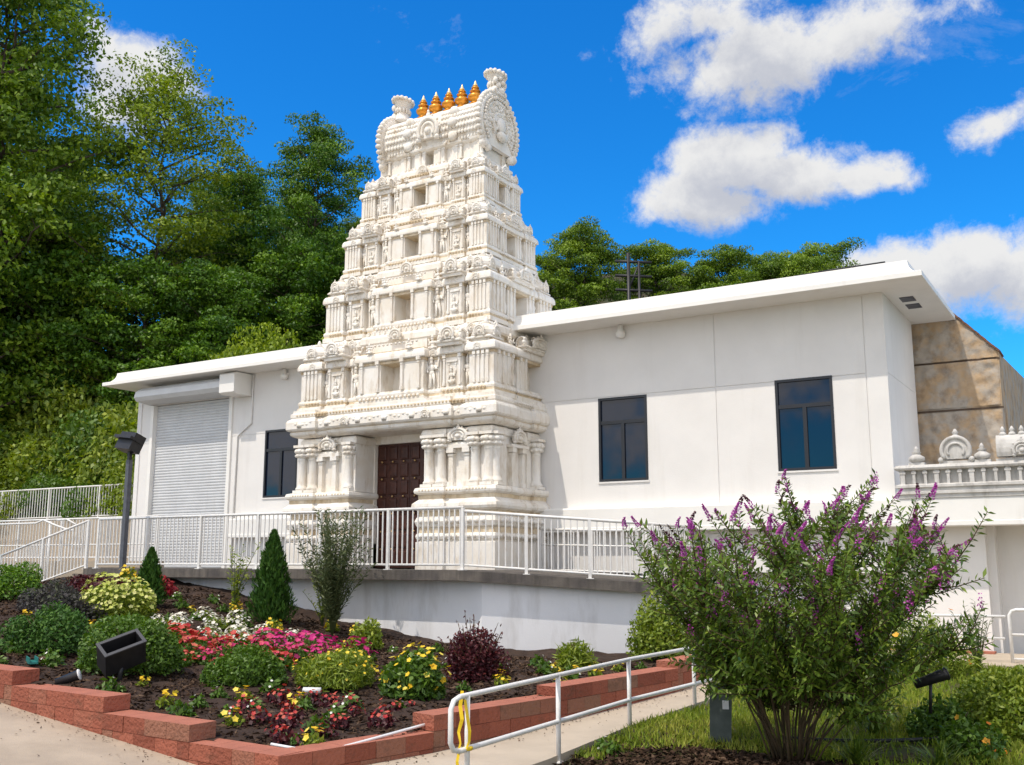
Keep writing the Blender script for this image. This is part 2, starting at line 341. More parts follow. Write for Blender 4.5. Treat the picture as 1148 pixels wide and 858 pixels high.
# ================================================================== TEMPLE BUILDING
FY = 18.46; BX0, BX1 = -23.2, -3.46; BY1 = 21.2
bld = thing('temple_building', 'long low white stucco building with wide curved eaves behind the carved tower', 'building', (-13, FY, 0))
bld_off = Vector((-13, FY, 0))
def bpart(mb, name, m, parent=None):
    o = mb.build(name, m); o.parent = parent or bld; o.location = -bld_off if parent is None else (0,0,0); return o
def wall_face(mb, x0, x1, z0, z1, y, holes, m=0):
    """front wall sheet at y with rectangular recesses (xa, xb, za, zb, depth)"""
    xs = sorted({x0, x1, *[h[0] for h in holes], *[h[1] for h in holes]}); zs = sorted({z0, z1, *[h[2] for h in holes], *[h[3] for h in holes]})
    xs = [x for x in xs if x0 <= x <= x1]; zs = [z for z in zs if z0 <= z <= z1]
    D = {}
    for i in range(len(xs)-1):
        for j in range(len(zs)-1):
            cx, cz = (xs[i]+xs[i+1])/2, (zs[j]+zs[j+1])/2
            d = max([h[4] for h in holes if h[0] < cx < h[1] and h[2] < cz < h[3]] or [0]); D[i, j] = d
            a, b, c, e = xs[i], xs[i+1], zs[j], zs[j+1]
            mb.add([(a,y+d,c),(b,y+d,c),(b,y+d,e),(a,y+d,e)], [(0,1,2,3)], m)
    for (i, j), d in D.items():
        for di, dj in ((1,0),(0,1)):
            k = (i+di, j+dj)
            if k in D and abs(D[k]-d) > 1e-6:
                if di: x = xs[i+1]; mb.add([(x,y+d,zs[j]),(x,y+D[k],zs[j]),(x,y+D[k],zs[j+1]),(x,y+d,zs[j+1])], [(0,1,2,3)], m)
                else: z = zs[j+1]; mb.add([(xs[i],y+d,z),(xs[i+1],y+d,z),(xs[i+1],y+D[k],z),(xs[i],y+D[k],z)], [(0,1,2,3)], m)
WINS = [(-5.47, -4.42, 1.77, 3.46), (-9.12, -8.05, 1.72, 3.42), (-18.40, -17.3, 1.70, 3.38)]
g = .011
holes = [(a, b, c, d, .10) for a, b, c, d in WINS]
holes += [(-11, BX1-.35, 3.425, 3.425+2*g, .014), (-6.62, -6.62+2*g, 1.2, 4.86, .014), (BX1-.37, BX1-.35, .0, 4.86, .014),
          (-23.2, -16, 3.30, 3.30+2*g, .012), (-19.60, -19.58, -.05, 4.6, .012), (-22.62, -19.62, -.05, 4.34, .16)]
mb = MB()
wall_face(mb, BX0, BX1, -.05, 4.90, FY, holes)
mb.add([(BX1,FY,-.05),(BX1,BY1,-.05),(BX1,BY1,4.9),(BX1,FY,4.9)], [(0,1,2,3)])
mb.add([(BX0,FY,-.05),(BX0,BY1,-.05),(BX0,BY1,4.9),(BX0,FY,4.9)], [(3,2,1,0)])
mb.add([(BX0,BY1,-.05),(BX1,BY1,-.05),(BX1,BY1,4.9),(BX0,BY1,4.9)], [(3,2,1,0)])
for z in (3.425, ): mb.box(BX1-.002, BX1+.006, FY+.03, BY1-.02, z, z+.018)
mb.box(BX0-.03, BX0+.12, FY-.03, FY+.0, -.0, 4.86)      # pilaster strip at the far end
bpart(mb, 'wall', plaster)
# eaves: lip, cove and flat roof
rect = [(BX0, FY), (BX1, FY), (BX1, BY1), (BX0, BY1)]
mb = MB(); ov = .80
cove = [(.0, 4.878), (ov-.02, 4.872), (ov, 4.88), (ov, 4.965), (ov-.02, 4.975)]
for k in range(9):
    a = k/8*PI/2; cove.append((ov-.04-.22*math.sin(a)*1.0, 4.978+.27*(1-math.cos(a))))
cove += [(ov-.30, 5.255), (ov-.45, 5.262), (-1.0, 5.30)]
rect2 = [(BX0+.18, FY), (BX1, FY), (BX1, BY1-.6), (BX0+.18, BY1-.6)]
mb.sweep(rect2, cove, cap0=False)
o = bpart(mb, 'roof', white_paint)
for yy in (FY+.55, FY+1.15): mb = MB(); mb.box(BX1+.18, BX1+.42, yy, yy+.35, 4.862, 4.874); bpart(mb, 'soffit_vent', grey_metal)
mb = MB(); mb.tube([(-4.9, FY-.42, 5.275), (-4.2, FY-.42, 5.30), (-3.3, FY-.42, 5.302)], .014, 6); bpart(mb, 'lightning_cable', black_metal)
# base ledge running along the wall and out to the right over the lower storey
mb = MB(); ledge = [(-19.3, FY-.24), (.9, FY-.24), (.9, FY+.02), (-19.3, FY+.02)]
mb.sweep(ledge, [(0, .72), (.012, .735), (.012, .80), (0, .81), (0, 1.17), (-.02, 1.20)])
mb.box(-2.03, -2.022, FY-.246, FY-.2, .80, 1.16); mb.box(-9.3, -9.292, FY-.246, FY-.2, .80, 1.16)
bpart(mb, 'base_ledge', white_paint)
mb = MB(); mb.box(BX1+.0, .9, FY-.22, BY1, 1.0, 1.205); mb.box(-12, .9, FY+.02, FY+1.3, .745, .79); bpart(mb, 'low_roof', plaster)
mb = MB(); mb.box(-12, -2.14, FY+.30, FY+.55, -1.7, .747); mb.box(-2.14, .9, FY+.95, FY+1.2, -1.7, .747); mb.box(-2.14, -2.02, FY+.55, FY+.96, -1.7, .747)
bpart(mb, 'lower_wall', plaster)
mb = MB(); mb.box(-4.6, -2.10, FY+.02, FY+.30, -1.6, -1.30); bpart(mb, 'red_brick_plinth', cap_m)
# windows
for i, (x0, x1, z0, z1) in enumerate(WINS):
    mb = MB(); t = .05; y0, y1 = FY-.012, FY+.07; zm = z0 + (z1-z0)*.70; xm = (x0+x1)/2
    mb.box(x0, x1, y0, y1, z0, z0+t); mb.box(x0, x1, y0, y1, z1-t, z1); mb.box(x0, x0+t, y0, y1, z0+t, z1-t); mb.box(x1-t, x1, y0, y1, z0+t, z1-t)
    mb.box(x0+t, x1-t, y0+.01, y1, zm-.035, zm+.035); mb.box(xm-.035, xm+.035, y0+.01, y1, z0+t, zm-.035)
    w = bpart(mb, 'window_frame', dark_frame)
    for a, b, c, d in ((x0+t, x1-t, zm+.035, z1-t), (x0+t, xm-.035, z0+t, zm-.035), (xm+.035, x1-t, z0+t, zm-.035)):
        mb = MB(); mb.box(a-.005, b+.005, FY+.030, FY+.045, c-.005, d+.005); p = bpart(mb, 'pane', glass_m, w)
    mb = MB(); mb.box(x0-.02, x1+.02, FY-.025, FY+.02, z0-.035, z0-.002); bpart(mb, 'window_sill', plaster)
# roller shutter with its box and rails
mb = MB(); xa, xb = -22.58, -19.66; nz = 58; zt = 4.33
prof = []
for k in range(nz):
    z = -.02 + (zt+.02)*k/nz; h = (zt+.02)/nz
    prof += [(0, z), (-.016, z+h*.15), (-.022, z+h*.5), (-.016, z+h*.85)]
prof.append((0, zt))
vs_ = []; fs = []
for dy, z in prof: vs_ += [(xa, FY+.10+dy, z), (xb, FY+.10+dy, z)]
for k in range(len(prof)-1): fs.append((2*k, 2*k+1, 2*k+3, 2*k+2))
mb.add(vs_, fs)
shut = bpart(mb, 'roller_shutter', shutter_m)
for xx in (xa-.10, xb-.02):
    mb = MB(); mb.box(xx, xx+.11, FY-.05, FY+.10, -.02, 4.33); bpart(mb, 'guide_rail', white_paint, shut)
mb = MB(); pts = [(FY-.02, 4.35), (FY-.50, 4.40), (FY-.58, 4.50), (FY-.54, 4.66), (FY-.40, 4.76), (FY-.02, 4.80)]
mb.prism(pts, 'x', -22.75, -19.45); bpart(mb, 'shutter_box', shutter_m, shut)
mb = MB(); pts = [(FY-.01, 4.30), (FY-.53, 4.30), (FY-.63, 4.34), (FY-.63, 4.80), (FY-.55, 4.85), (FY-.01, 4.85)]
mb.prism(pts, 'x', -19.45, -18.93); bpart(mb, 'motor_box', white_paint, shut)
mb = MB(); mb.tube([(-18.88, FY-.03, 4.85), (-18.88, FY-.03, 3.6), (-19.35, FY-.03, 3.3), (-19.38, FY-.03, 0)], .022, 6); bpart(mb, 'conduit', rail_paint, shut)
# soffit lamps
for x in (-8.55, -17.75):
    mb = MB(); mb.lathe((x, FY-.10, 4.70), [(0.02,-.10),(.075,-.08),(.095,-.03),(.095,.02),(.06,.05),(.05,.17)], 14); mb.box(x-.05, x+.05, FY-.06, FY, 4.66, 4.78)
    bpart(mb, 'eave_lamp', white_paint)

# ================================================================== GOPURAM TOWER
XC, YC = -12.98, 18.25
tow = thing('temple_tower', 'tall tapering white carved temple gateway tower with gold finials on its barrel roof', 'tower', (XC, YC, 0))
def tpart(mb, name, m, parent=None, **k):
    o = mb.build(name, m, **k); o.parent = parent or tow
    if parent is None: o.location = (-XC, -18.25, 0)
    return o
def plan(w, yf, front, side, p0):
    """front: list of (x0, x1, projection) on x in -1..1 of w; side: list of (t0, t1, projection) over the half depth. Corners share projection p0."""
    yb = 2*YC - yf; P = []
    def add(x, y):
        if not P or math.hypot(P[-1][0]-x, P[-1][1]-y) > 1e-5: P.append((x, y))
    n = len(front)
    for i, (a, b, p) in enumerate(front):
        xa = XC + a*w - (p0 if i == 0 else 0); xb = XC + b*w + (p0 if i == n-1 else 0); add(xa, yf-p); add(xb, yf-p)
    n = len(side); S = []
    for i, (a, b, p) in enumerate(side):
        ya = yf + a*(yb-yf) - (p0 if i == 0 else 0); ybb = yf + b*(yb-yf) + (p0 if i == n-1 else 0); S.append((p, ya)); S.append((p, ybb))
    for p, y in S: add(XC+w+p, y)
    for p, y in reversed(S): add(XC-w-p, y)
    if math.hypot(P[0][0]-P[-1][0], P[0][1]-P[-1][1]) < 1e-5: P.pop()
    return P
def bead_row(mb, x0, x1, y, z, r, step, n=None):
    if r < .037 and step < .09: mb.box(x0, x1, y+r*.4, y+r*2.2, z-r*1.25, z+r*1.25, 1)
    k = max(1, int((x1-x0)/step))
    for i in range(k):
        mb.ball((x0+(i+.5)*(x1-x0)/k, y, z), r, r, r*.9, 6, 4, 1 if r < .037 and step < .09 else 0)
def bead_row_y(mb, y0, y1, x, z, r, step):
    k = max(1, int((y1-y0)/step))
    for i in range(k): mb.ball((x, y0+(i+.5)*(y1-y0)/k, z), r, r, r*.9, 6, 4)
def pilaster(mb, x, y, z0, z1, w, d):
    """flat pilaster standing proud of the face at y (towards -y)"""
    h = z1-z0
    mb.box(x-w*.7, x+w*.7, y-d*1.3, y+.02, z0, z0+h*.12); mb.box(x-w*.5, x+w*.5, y-d, y+.02, z0+h*.12, z0+h*.80)
    mb.box(x-w*.62, x+w*.62, y-d*1.2, y+.02, z0+h*.80, z0+h*.86); mb.box(x-w*.85, x+w*.85, y-d*1.5, y+.02, z0+h*.88, z1)
def pilaster_y(mb, y, x, z0, z1, w, d):
    h = z1-z0
    mb.box(x-.02, x+d*1.3, y-w*.7, y+w*.7, z0, z0+h*.12); mb.box(x-.02, x+d, y-w*.5, y+w*.5, z0+h*.12, z0+h*.80)
    mb.box(x-.02, x+d*1.2, y-w*.62, y+w*.62, z0+h*.80, z0+h*.86); mb.box(x-.02, x+d*1.5, y-w*.85, y+w*.85, z0+h*.88, z1)

# --- unit ornaments (about one unit wide, facing -y), shared by every copy
def arch_pts(r, z, n=14, a0=-35, a1=215): return [(r*math.cos(R(a0+(a1-a0)*k/n)), z + r*math.sin(R(a0+(a1-a0)*k/n))) for k in range(n+1)]
def kudu_geo(mb, cx=0, y=0, z=0, s=1, d=.18):
    for rr, t in ((.42, .085), (.27, .06)):
        mb.tube([(cx+s*x, y-s*d*.5, z+s*zz) for x, zz in arch_pts(rr, .42)], s*t, 6)
    mb.prism([(cx+s*x, z+s*zz) for x, zz in arch_pts(.40, .42)], 'y', y-s*d*.45, y+s*.06)
    mb.ball((cx, y-s*d*.6, z+s*.42), s*.13, s*.1, s*.13, 8, 5)
    mb.ball((cx, y-s*d*.4, z+s*.92), s*.10, s*.08, s*.13, 8, 5); mb.ball((cx, y-s*d*.4, z+s*1.07), s*.055, s*.05, s*.08, 6, 4)
    for sx in (-1, 1): mb.ball((cx+sx*s*.40, y-s*d*.5, z+s*.16), s*.12, s*.09, s*.10, 7, 4)
    for a in (10, 40, 70, 110, 140, 170): mb.ball((cx+s*.53*math.cos(R(a)), y-s*d*.4, z+s*(.42+.53*math.sin(R(a)))), s*.055, s*.05, s*.055, 5, 3)
def figure_geo(mb, sit=False, seed=0):
    """a small carved deity about one unit tall, facing -y"""
    rr = random.Random(seed); ln = rr.choice((-1, 1))*.03
    if sit:
        mb.ball((0, -.02, .10), .26, .16, .10); mb.ball((.16, -.08, .12), .14, .09, .07); mb.ball((-.16, -.08, .12), .14, .09, .07); b = .12
    else:
        mb.tube([(.09, 0, 0), (.10, -.04, .22), (.06+ln, 0, .42)], [.055, .06, .08], 7); mb.tube([(-.09, 0, 0), (-.08, -.02, .22), (-.06+ln, 0, .42)], [.055, .06, .08], 7); b = .36
    mb.ball((ln, 0, b+.10), .13, .10, .12); mb.ball((ln*1.5, 0, b+.26), .15, .11, .13)
    mb.ball((ln*2, -.01, b+.46), .085, .085, .10); mb.lathe((ln*2, 0, b+.52), [(.095, 0), (.085, .06), (.05, .12), (.015, .19)], 8)
    for sx in (-1, 1):
        mb.tube([(ln*1.5+sx*.14, 0, b+.33), (sx*.24, -.03, b+.20), (sx*.17, -.12, b+.18+.06*sx)], [.05, .042, .035], 6)
        mb.tube([(ln*1.5+sx*.13, .03, b+.33), (sx*.27, .02, b+.30), (sx*.28, -.02, b+.50)], [.045, .038, .03], 6)
def dome_geo(mb):
    """corner shrine top: square neck, eave, domed cap and finial, one unit wide"""
    mb.box(-.40, .40, -.40, .40, 0, .16)
    mb.sweep([(-.42,-.42),(.42,-.42),(.42,.42),(-.42,.42)], [(0,.16),(.10,.18),(.11,.22),(.02,.30)])
    mb.lathe((0,0,.28), [(.52,0),(.60,.10),(.60,.22),(.50,.38),(.32,.50),(.20,.55),(.24,.58),(.10,.63)], 8, rot=PI/8, smooth=False)
    mb.lathe((0,0,.89), [(.10,0),(.14,.05),(.08,.10),(.09,.13),(.03,.24)], 8)
    kudu_geo(mb, 0, -.50, .22, .55); 
    m2 = MB(); kudu_geo(m2, 0, -.50, .22, .55); mb.add([(-y, x, z) for x, y, z in m2.v], m2.f, 0, .5, True)
def hall_geo(mb):
    """oblong shrine top: barrel roof one unit wide with a horseshoe arch on its front"""
    mb.box(-.46, .46, -.26, .26, 0, .12)
    mb.prism([(x*.8+.04, z) for x, z in arch_pts(.25, .32, 12, -40, 220)], 'x', -.38, .38, smooth=False)
    mb.sweep([(-.46,-.26),(.46,-.26),(.46,.2),(-.46,.2)], [(0,.10),(.06,.12),(.07,.17),(0,.22)])
    for sx in (-1, 1):
        mb.tube([(sx*.38, y*.85+.04, z) for y, z in arch_pts(.27, .32, 12, -40, 220)], .05, 6); mb.ball((sx*.44, -.18, .32), .08, .08, .12, 7, 5); mb.lathe((sx*.44, -.18, .42), [(.05,0),(.06,.04),(.01,.13)], 6)
    kudu_geo(mb, 0, -.30, .10, .62)
    for x in (-.22, 0, .22): mb.lathe((x, .04, .56), [(.05,0),(.075,.05),(.04,.09),(.045,.12),(.012,.2)], 7)
def unitmesh(name, fn, *a):
    mb = MB(); fn(mb, *a); o = mb.build(name, stucco); me = o.data; bpy.data.objects.remove(o); return me
U_DOME = unitmesh('corner_shrine', dome_geo); U_HALL = unitmesh('hall_shrine', hall_geo)
U_FIG = [unitmesh('carved_figure', figure_geo, False, s) for s in (1, 2, 4)]; U_SIT = [unitmesh('carved_figure', figure_geo, True, s) for s in (1, 3)]
U_KUDU = unitmesh('horseshoe_ornament', lambda mb: kudu_geo(mb))
def put(me, name, parent, loc, sx, sy=None, sz=None, rz=0):
    o = bpy.data.objects.new(name, me); col.objects.link(o); o.parent = parent
    o.location = loc; o.rotation_euler = (0,0,rz); o.scale = (sx, sx if sy is None else sy, sx if sz is None else sz); return o

KAPOTA = lambda z0, h, o: [(0, z0), (o*.82, z0+h*.05), (o, z0+h*.14), (o*.98, z0+h*.42), (o*.80, z0+h*.70), (o*.45, z0+h*.90), (o*.15, z0+h)]
FRONT = lambda pk, ps, pn, pc: [(-1,-.82,pk), (-.82,-.74,-.03), (-.74,-.54,ps), (-.54,-.50,-.03), (-.50,-.36,pn), (-.36,.36,pc), (.36,.50,pn), (.50,.54,-.03), (.54,.74,ps), (.74,.82,-.03), (.82,1,pk)]
SIDE = lambda pk, pc: [(0,.20,pk), (.20,.26,0), (.26,.74,pc), (.74,.80,0), (.80,1,pk)]
def notch(segs, hw, depth):
    out = []
    for a, b, p in segs:
        if a < 0 < b: out += [(a, -hw, p), (-hw, hw, p-depth), (hw, b, p)]
        elif a < .5 < b and segs[0][0] == 0: out += [(a, .5-hw, p), (.5-hw, .5+hw, p-depth), (.5+hw, b, p)]
        else: out.append((a, b, p))
    return out
def storey(z0, z1, w, yf, idx):
    H = z1-z0; mb = MB(); k = w/2.45; w -= .05*k; yf += .05*k; pk, ps, pn, pc = .15*k, .12*k, .04*k, .20*k
    A = plan(w, yf, FRONT(pk, ps, pn, pc), SIDE(pk, .12*k), pk)
    hw = .105
    B = plan(w, yf, notch(FRONT(pk, ps, pn, pc), hw, .42), notch(SIDE(pk, .12*k), .10, .25), pk)
    A2 = plan(w-.22*k, yf+.22*k, FRONT(pk*.4, ps*.3, 0.001, pc), SIDE(pk*.4, .08*k), pk*.4)
    b = H*.16
    C0 = plan(w-.34*k, yf+.34*k, [(-1,-.80,.08*k), (-.80,-.40,.02), (-.40,.40,.15*k), (.40,.80,.02), (.80,1,.08*k)], [(0,.2,.08*k), (.2,.28,.02), (.28,.72,.12*k), (.72,.8,.02), (.8,1,.08*k)], .08*k)
    mb.sweep(A, [(.05*k, z0-.01), (.055*k, z0+b*.30), (.02, z0+b*.36), (.015, z0+b*.5), (.035*k, z0+b*.58), (.042*k, z0+b*.72), (.03*k, z0+b*.86), (0, z0+b*.92), (0, z0+b)])
    mb.sweep(A, [(.028*k, z0+b*.30), (.028*k, z0+b*.60)], 1); mb.sweep(C0, [(.056, z0+H*.782), (.056, z0+H*.825)], 1); mb.sweep(A, [(.012, z0+H*.525), (.014, z0+H*.558)], 1); mb.sweep(A, [(-.03*k, z0+H*.672), (-.03*k, z0+H*.70)], 1)
    mb.sweep(B, [(0, z0+b), (0, z0+H*.56)])
    mb.sweep(A, KAPOTA(z0+H*.56, H*.12, .07*k) + [(-.06*k, z0+H*.685)])
    mb.sweep(A2, [(0, z0+H*.70), (0, z0+H*.87)])
    C = plan(w-.34*k, yf+.34*k, [(-1,-.80,.08*k), (-.80,-.40,.02), (-.40,.40,.15*k), (.40,.80,.02), (.80,1,.08*k)], [(0,.2,.08*k), (.2,.28,.02), (.28,.72,.12*k), (.72,.8,.02), (.8,1,.08*k)], .08*k)
    mb.sweep(C, [(0, z0+H*.78), (.05, z0+H*.79), (.05, z0+H*.815), (.03, z0+H*.82), (.16*k, z0+H*.835), (.19*k, z0+H*.86), (.185*k, z0+H*.93), (.15*k, z0+H*.965), (.06, z0+H*.985), (.05, z0+H)])
    # wall-zone pilasters
    za, zb = z0+b, z0+H*.56; pw = .05*k
    for s in (-1, 1):
        for u in (.835, .88, .925, .97): pilaster(mb, XC+s*(w*u+pk*.6), yf-pk, za, zb, pw*.8, .03*k)
        for u in (.56, .72): pilaster(mb, XC+s*w*u, yf-ps, za, zb, pw*.9, .035*k)
        for u in (.605, .675): pilaster(mb, XC+s*w*u, yf-ps+.012, za, za+(zb-za)*.74, pw*.5, .02*k)
        mb.box(XC+s*w*.64-w*.055, XC+s*w*.64+w*.055, yf-ps-.035*k, yf-ps+.02, za+(zb-za)*.745, za+(zb-za)*.80)
        for u in (.38, .48): pilaster(mb, XC+s*w*u, yf-pn, za, zb, pw*.5, .02*k)
        for u in (.135, .315): pilaster(mb, XC+s*w*u, yf-pc, za, z0+H*.575, pw*1.1, .045*k)
    D = 2*(YC-yf); xs_ = XC+w
    for u in (.0, .06, .12, .18, .30, .365, .635, .70, .82, .88, .94, 1.0):
        pp = pk if (u < .2 or u > .8) else .12*k
        pilaster_y(mb, yf+u*D, xs_+pp, za, zb, pw*.8, .03*k)
    # rows of beads under the base and over the window
    for s0, s1, p in ((-.74,-.54,ps), (.54,.74,ps), (-1,-.82,pk), (.82,1,pk)):
        bead_row(mb, XC+s0*w, XC+s1*w, yf-p-.045*k, z0+b*.60, .034*k, .085*k)
    for u, zz, rr in ((.34, z0+b*.42, .042), (.32, z0+H*.775, .030)):
        bead_row(mb, XC-u*w, XC+u*w, yf-pc-.05*k, zz, rr*k, .105*k)
    bead_row(mb, XC-.98*w+.34*k, XC+.98*w-.34*k, yf+.28*k, z0+H*.805, .026*k, .075*k)
    bead_row_y(mb, yf, yf+D, xs_+pk+.03*k, z0+b*.6, .034*k, .085*k); bead_row_y(mb, yf+.3*k, yf+D-.3*k, xs_-.27*k, z0+H*.805, .026*k, .075*k)
    for q in range(13):                              # teeth along the top of the cornice over the window bay
        x = XC+(-.36+.06*q)*w; mb.box(x-.02*k, x+.02*k, yf+.34*k-.15*k-.10*k, yf+.34*k-.15*k-.02, z0+H*.985, z0+H*1.03)
    o = tpart(mb, 'storey', [stucco, stain_bounce])
    P = lambda x, y, z: (x, y, z)
    zd = z0+H*.66; dh = H*.31
    for s in (-1, 1):
        put(U_DOME, 'corner_shrine', o, P(XC+s*(w*.90+pk*.5), yf-pk+.20*w*.42, zd), .20*w, .20*w, dh/1.0)
        put(U_HALL, 'hall_shrine', o, P(XC+s*w*.64, yf-ps+.0, zd), .24*w, .25*w, dh/.86)
        put(U_FIG[(idx+s) % 3], 'carved_figure', o, P(XC+s*w*.42, yf-pn-.035*k, za+.01), .32*H, .24*H, .40*H)
        put(U_SIT[idx % 2], 'carved_figure', o, P(XC+s*w*.42, yf-pn-.03*k, zd-.01), .25*H, .22*H, .25*H)
        put(U_KUDU, 'horseshoe_ornament', o, P(XC+s*(w*.60-.1), yf+.34*k-.20*k, z0+H*.845), .13*H, .12*H, .13*H)
        put(U_KUDU, 'horseshoe_ornament', o, P(XC+s*(w*.90-.30*k), yf+.34*k-.27*k, z0+H*.845), .13*H, .12*H, .13*H)
    put(U_DOME, 'corner_shrine', o, P(XC+w*.90+pk*.5, yf+D-.20*w*.42+pk, zd), .20*w, .20*w, dh)
    put(U_KUDU, 'horseshoe_ornament', o, P(XC, yf+.34*k-pc-.19*k, z0+H*.83), .22*H, .2*H, .20*H)
    for s, x in ((-1, -.22), (1, .22)): put(U_SIT[(idx+1) % 2], 'carved_figure', o, P(XC+x*w, yf-pc-.05*k, z0+H*.675), .20*H, .18*H, .18*H)
    for s in (-1, 1):
        put(U_SIT[(idx+(s > 0)) % 2], 'carved_figure', o, P(XC+s*w*.64, yf-ps-.02*k, za+.02), .20*H, .18*H, .30*H)
        put(U_FIG[(idx+1) % 3], 'carved_figure', o, P(XC+s*w*.78, yf-.03*k, za+.01), .26*H, .22*H, .36*H)
        for u, pp, zz in ((.64, ps, .575), (.91, pk, .575), (.43, pn, .575)): put(U_KUDU, 'horseshoe_ornament', o, P(XC+s*w*u, yf-pp-.055*k, z0+H*zz), .105*H, .09*H, .09*H)
        put(U_SIT[idx % 2], 'carved_figure', o, P(XC+s*w*.78, yf-.05*k, zd), .20*H, .2*H, .22*H)
        for u in (.10, .20, .30): put(U_SIT[(idx+int(u*10)) % 2], 'carved_figure', o, P(XC+s*w*u, yf+.34*k-pc-.07*k, z0+H*.835), .11*H, .10*H, .13*H)
    # side face, turned to +x
    for y, u, nm, sc_ in ((yf+.23*D, U_FIG[1], 'carved_figure', .38*H), (yf+.77*D, U_FIG[2], 'carved_figure', .38*H)):
        put(u, nm, o, P(xs_+.04*k, y, za+.01), sc_, sc_*.9, sc_*1.1, PI/2)
    put(U_HALL, 'hall_shrine', o, P(xs_+.12*k-.02, YC, zd), .40*D, .22*w, dh/.95, PI/2)
    for y in (yf+.23*D, yf+.77*D): put(U_SIT[0], 'carved_figure', o, P(xs_+.03*k, y, zd-.01), .24*H, .24*H, .25*H, PI/2)
    for y in (yf+.10*D, YC, yf+.9*D): put(U_KUDU, 'horseshoe_ornament', o, P(xs_-.34*k+.24*k, y, z0+H*.845), .14*H, .12*H, .14*H, PI/2)
    return o
# --- ground storey
w, yf = 2.50, 16.58; D = 2*(YC-yf)
def f1(pk, pn, pj): return [(-1,-.80,pk), (-.80,-.56,pn), (-.56,-.40,pj), (-.40,.345,pn), (.345,.56,pj), (.56,.80,pn), (.80,1,pk)]
dn = lambda segs: [(a, b, (p if not (a < 0 < b) else -1.15)) for a, b, p in segs]
S1 = lambda pk, pn: [(0,.16,pk), (.16,.42,pn), (.42,.60,pk), (.60,.84,pn), (.84,1,pk)]
mb = MB()
A1 = plan(w, yf, dn(f1(.10, .02, .10)), S1(.10, .02), .10)
mb.sweep(A1, [(.06, -.02), (.06, .52), (.0, .54), (.0, .56), (.05, .58), (.065, .63), (.05, .68), (.0, .70), (.0, .80), (.05, .83), (.08, .92), (.05, 1.0), (.0, 1.03), (.0, 1.12), (.11, 1.16), (.13, 1.21), (.12, 1.27), (.02, 1.36), (.02, 1.44), (.09, 1.48), (.10, 1.52), (.08, 1.58), (.0, 1.60)])
bounds = ((-1,-.80,.1), (-.80,-.56,.02), (-.56,-.40,.1), (.345,.56,.1), (.56,.80,.02), (.80,1,.1))
for a, b, p in bounds:
    bead_row(mb, XC+a*w, XC+b*w, yf-p-.075, .925, .062, .135); bead_row(mb, XC+a*w, XC+b*w, yf-p-.06, .63, .05, .115); bead_row(mb, XC+a*w, XC+b*w, yf-p-.08, 1.53, .03, .07)
bead_row_y(mb, yf, yf+D, XC+w+.17, .925, .06, .135); bead_row_y(mb, yf, yf+D, XC+w+.155, .63, .05, .115)
plinth = tpart(mb, 'plinth', [stucco, stain_bounce])
mb = MB()
A2 = plan(w-.10, yf+.10, dn(f1(.04, .0, .04)), S1(.04, .0), .04)
mb.sweep(A2, [(0, 1.60), (0, 2.60), (.03, 2.62), (.05, 2.70), (.03, 2.76), (0, 2.78)])
A3 = plan(w, yf, [(-1,-.80,.10), (-.80,-.62,.02), (-.62,.62,.10), (.62,.80,.02), (.80,1,.10)], S1(.10, .02), .10)
mb.sweep(A3, [(-.06, 2.80), (.02, 2.83), (.05, 2.86), (.06, 2.90), (.04, 2.93), (.10, 2.95), (.125, 2.985), (.125, 3.13), (.105, 3.18), (.05, 3.215), (.04, 3.24), (.06, 3.25), (.06, 3.32), (.02, 3.34), (.02, 3.40)])
mb.sweep(A3, [(.045, 2.905), (.045, 2.925), (.05, 2.95)], 1); mb.sweep(A1, [(.012, .69), (.012, .80)], 1); mb.sweep(A1, [(.012, 1.02), (.012, 1.12)], 1); mb.sweep(A1, [(.03, 1.37), (.03, 1.44)], 1)
for q in range(46):
    x = XC-w+2*w*(q+.5)/46; mb.ball((x, yf-.10-.118 if abs(x-XC) > .8*w or abs(x-XC) < .62*w else yf-.02-.118, 3.09+.03*math.sin(q*1.9)), .045, .022, .035, 6, 4)
bead_row(mb, XC-w, XC+w, yf-.15, 3.285, .035, .085); bead_row_y(mb, yf, yf+D, XC+w+.14, 3.285, .035, .085)
for x in (-.93, -.78, -.62, -.40, -.28, 0, .28, .40, .62, .78, .93): mb.lathe((XC+x*w, yf-.225 if abs(x) > .8 or abs(x) < .63 else yf-.145, 3.06), [(.0,-.01),(.06,-.06),(.075,0),(.06,.06),(.0,.01)], 9, sy=.4)
for s in (-1, 1):
    x0 = XC+s*w*.68
    for dx in (-.19, .19): pilaster(mb, x0+dx, yf+.10, 1.60, 2.36, .10, .09)
    mb.box(x0-.34, x0+.34, yf-.03, yf+.12, 2.36, 2.43); mb.box(x0-.30, x0+.30, yf-.0, yf+.12, 2.43, 2.47)
for u in (.24, .36, .66, .78): pilaster_y(mb, yf+u*D, XC+w-.10, 1.60, 2.40, .09, .08)
mb.box(XC+w-.10, XC+w+.04, yf+.20*D, yf+.40*D, 2.40, 2.46)
first = tpart(mb, 'ground_storey', [stucco, stain_bounce])
for s in (-1, 1): put(U_KUDU, 'horseshoe_ornament', first, (XC+s*w*.68, yf+.02, 2.45), .50, .5, .34)
put(U_KUDU, 'horseshoe_ornament', first, (XC+w-.02, yf+.30*D, 2.45), .50, .5, .34, PI/2)
for x in (-.42, .42): put(U_KUDU, 'horseshoe_ornament', first, (XC+x*w, yf-.25, 2.95), .24, .2, .22)
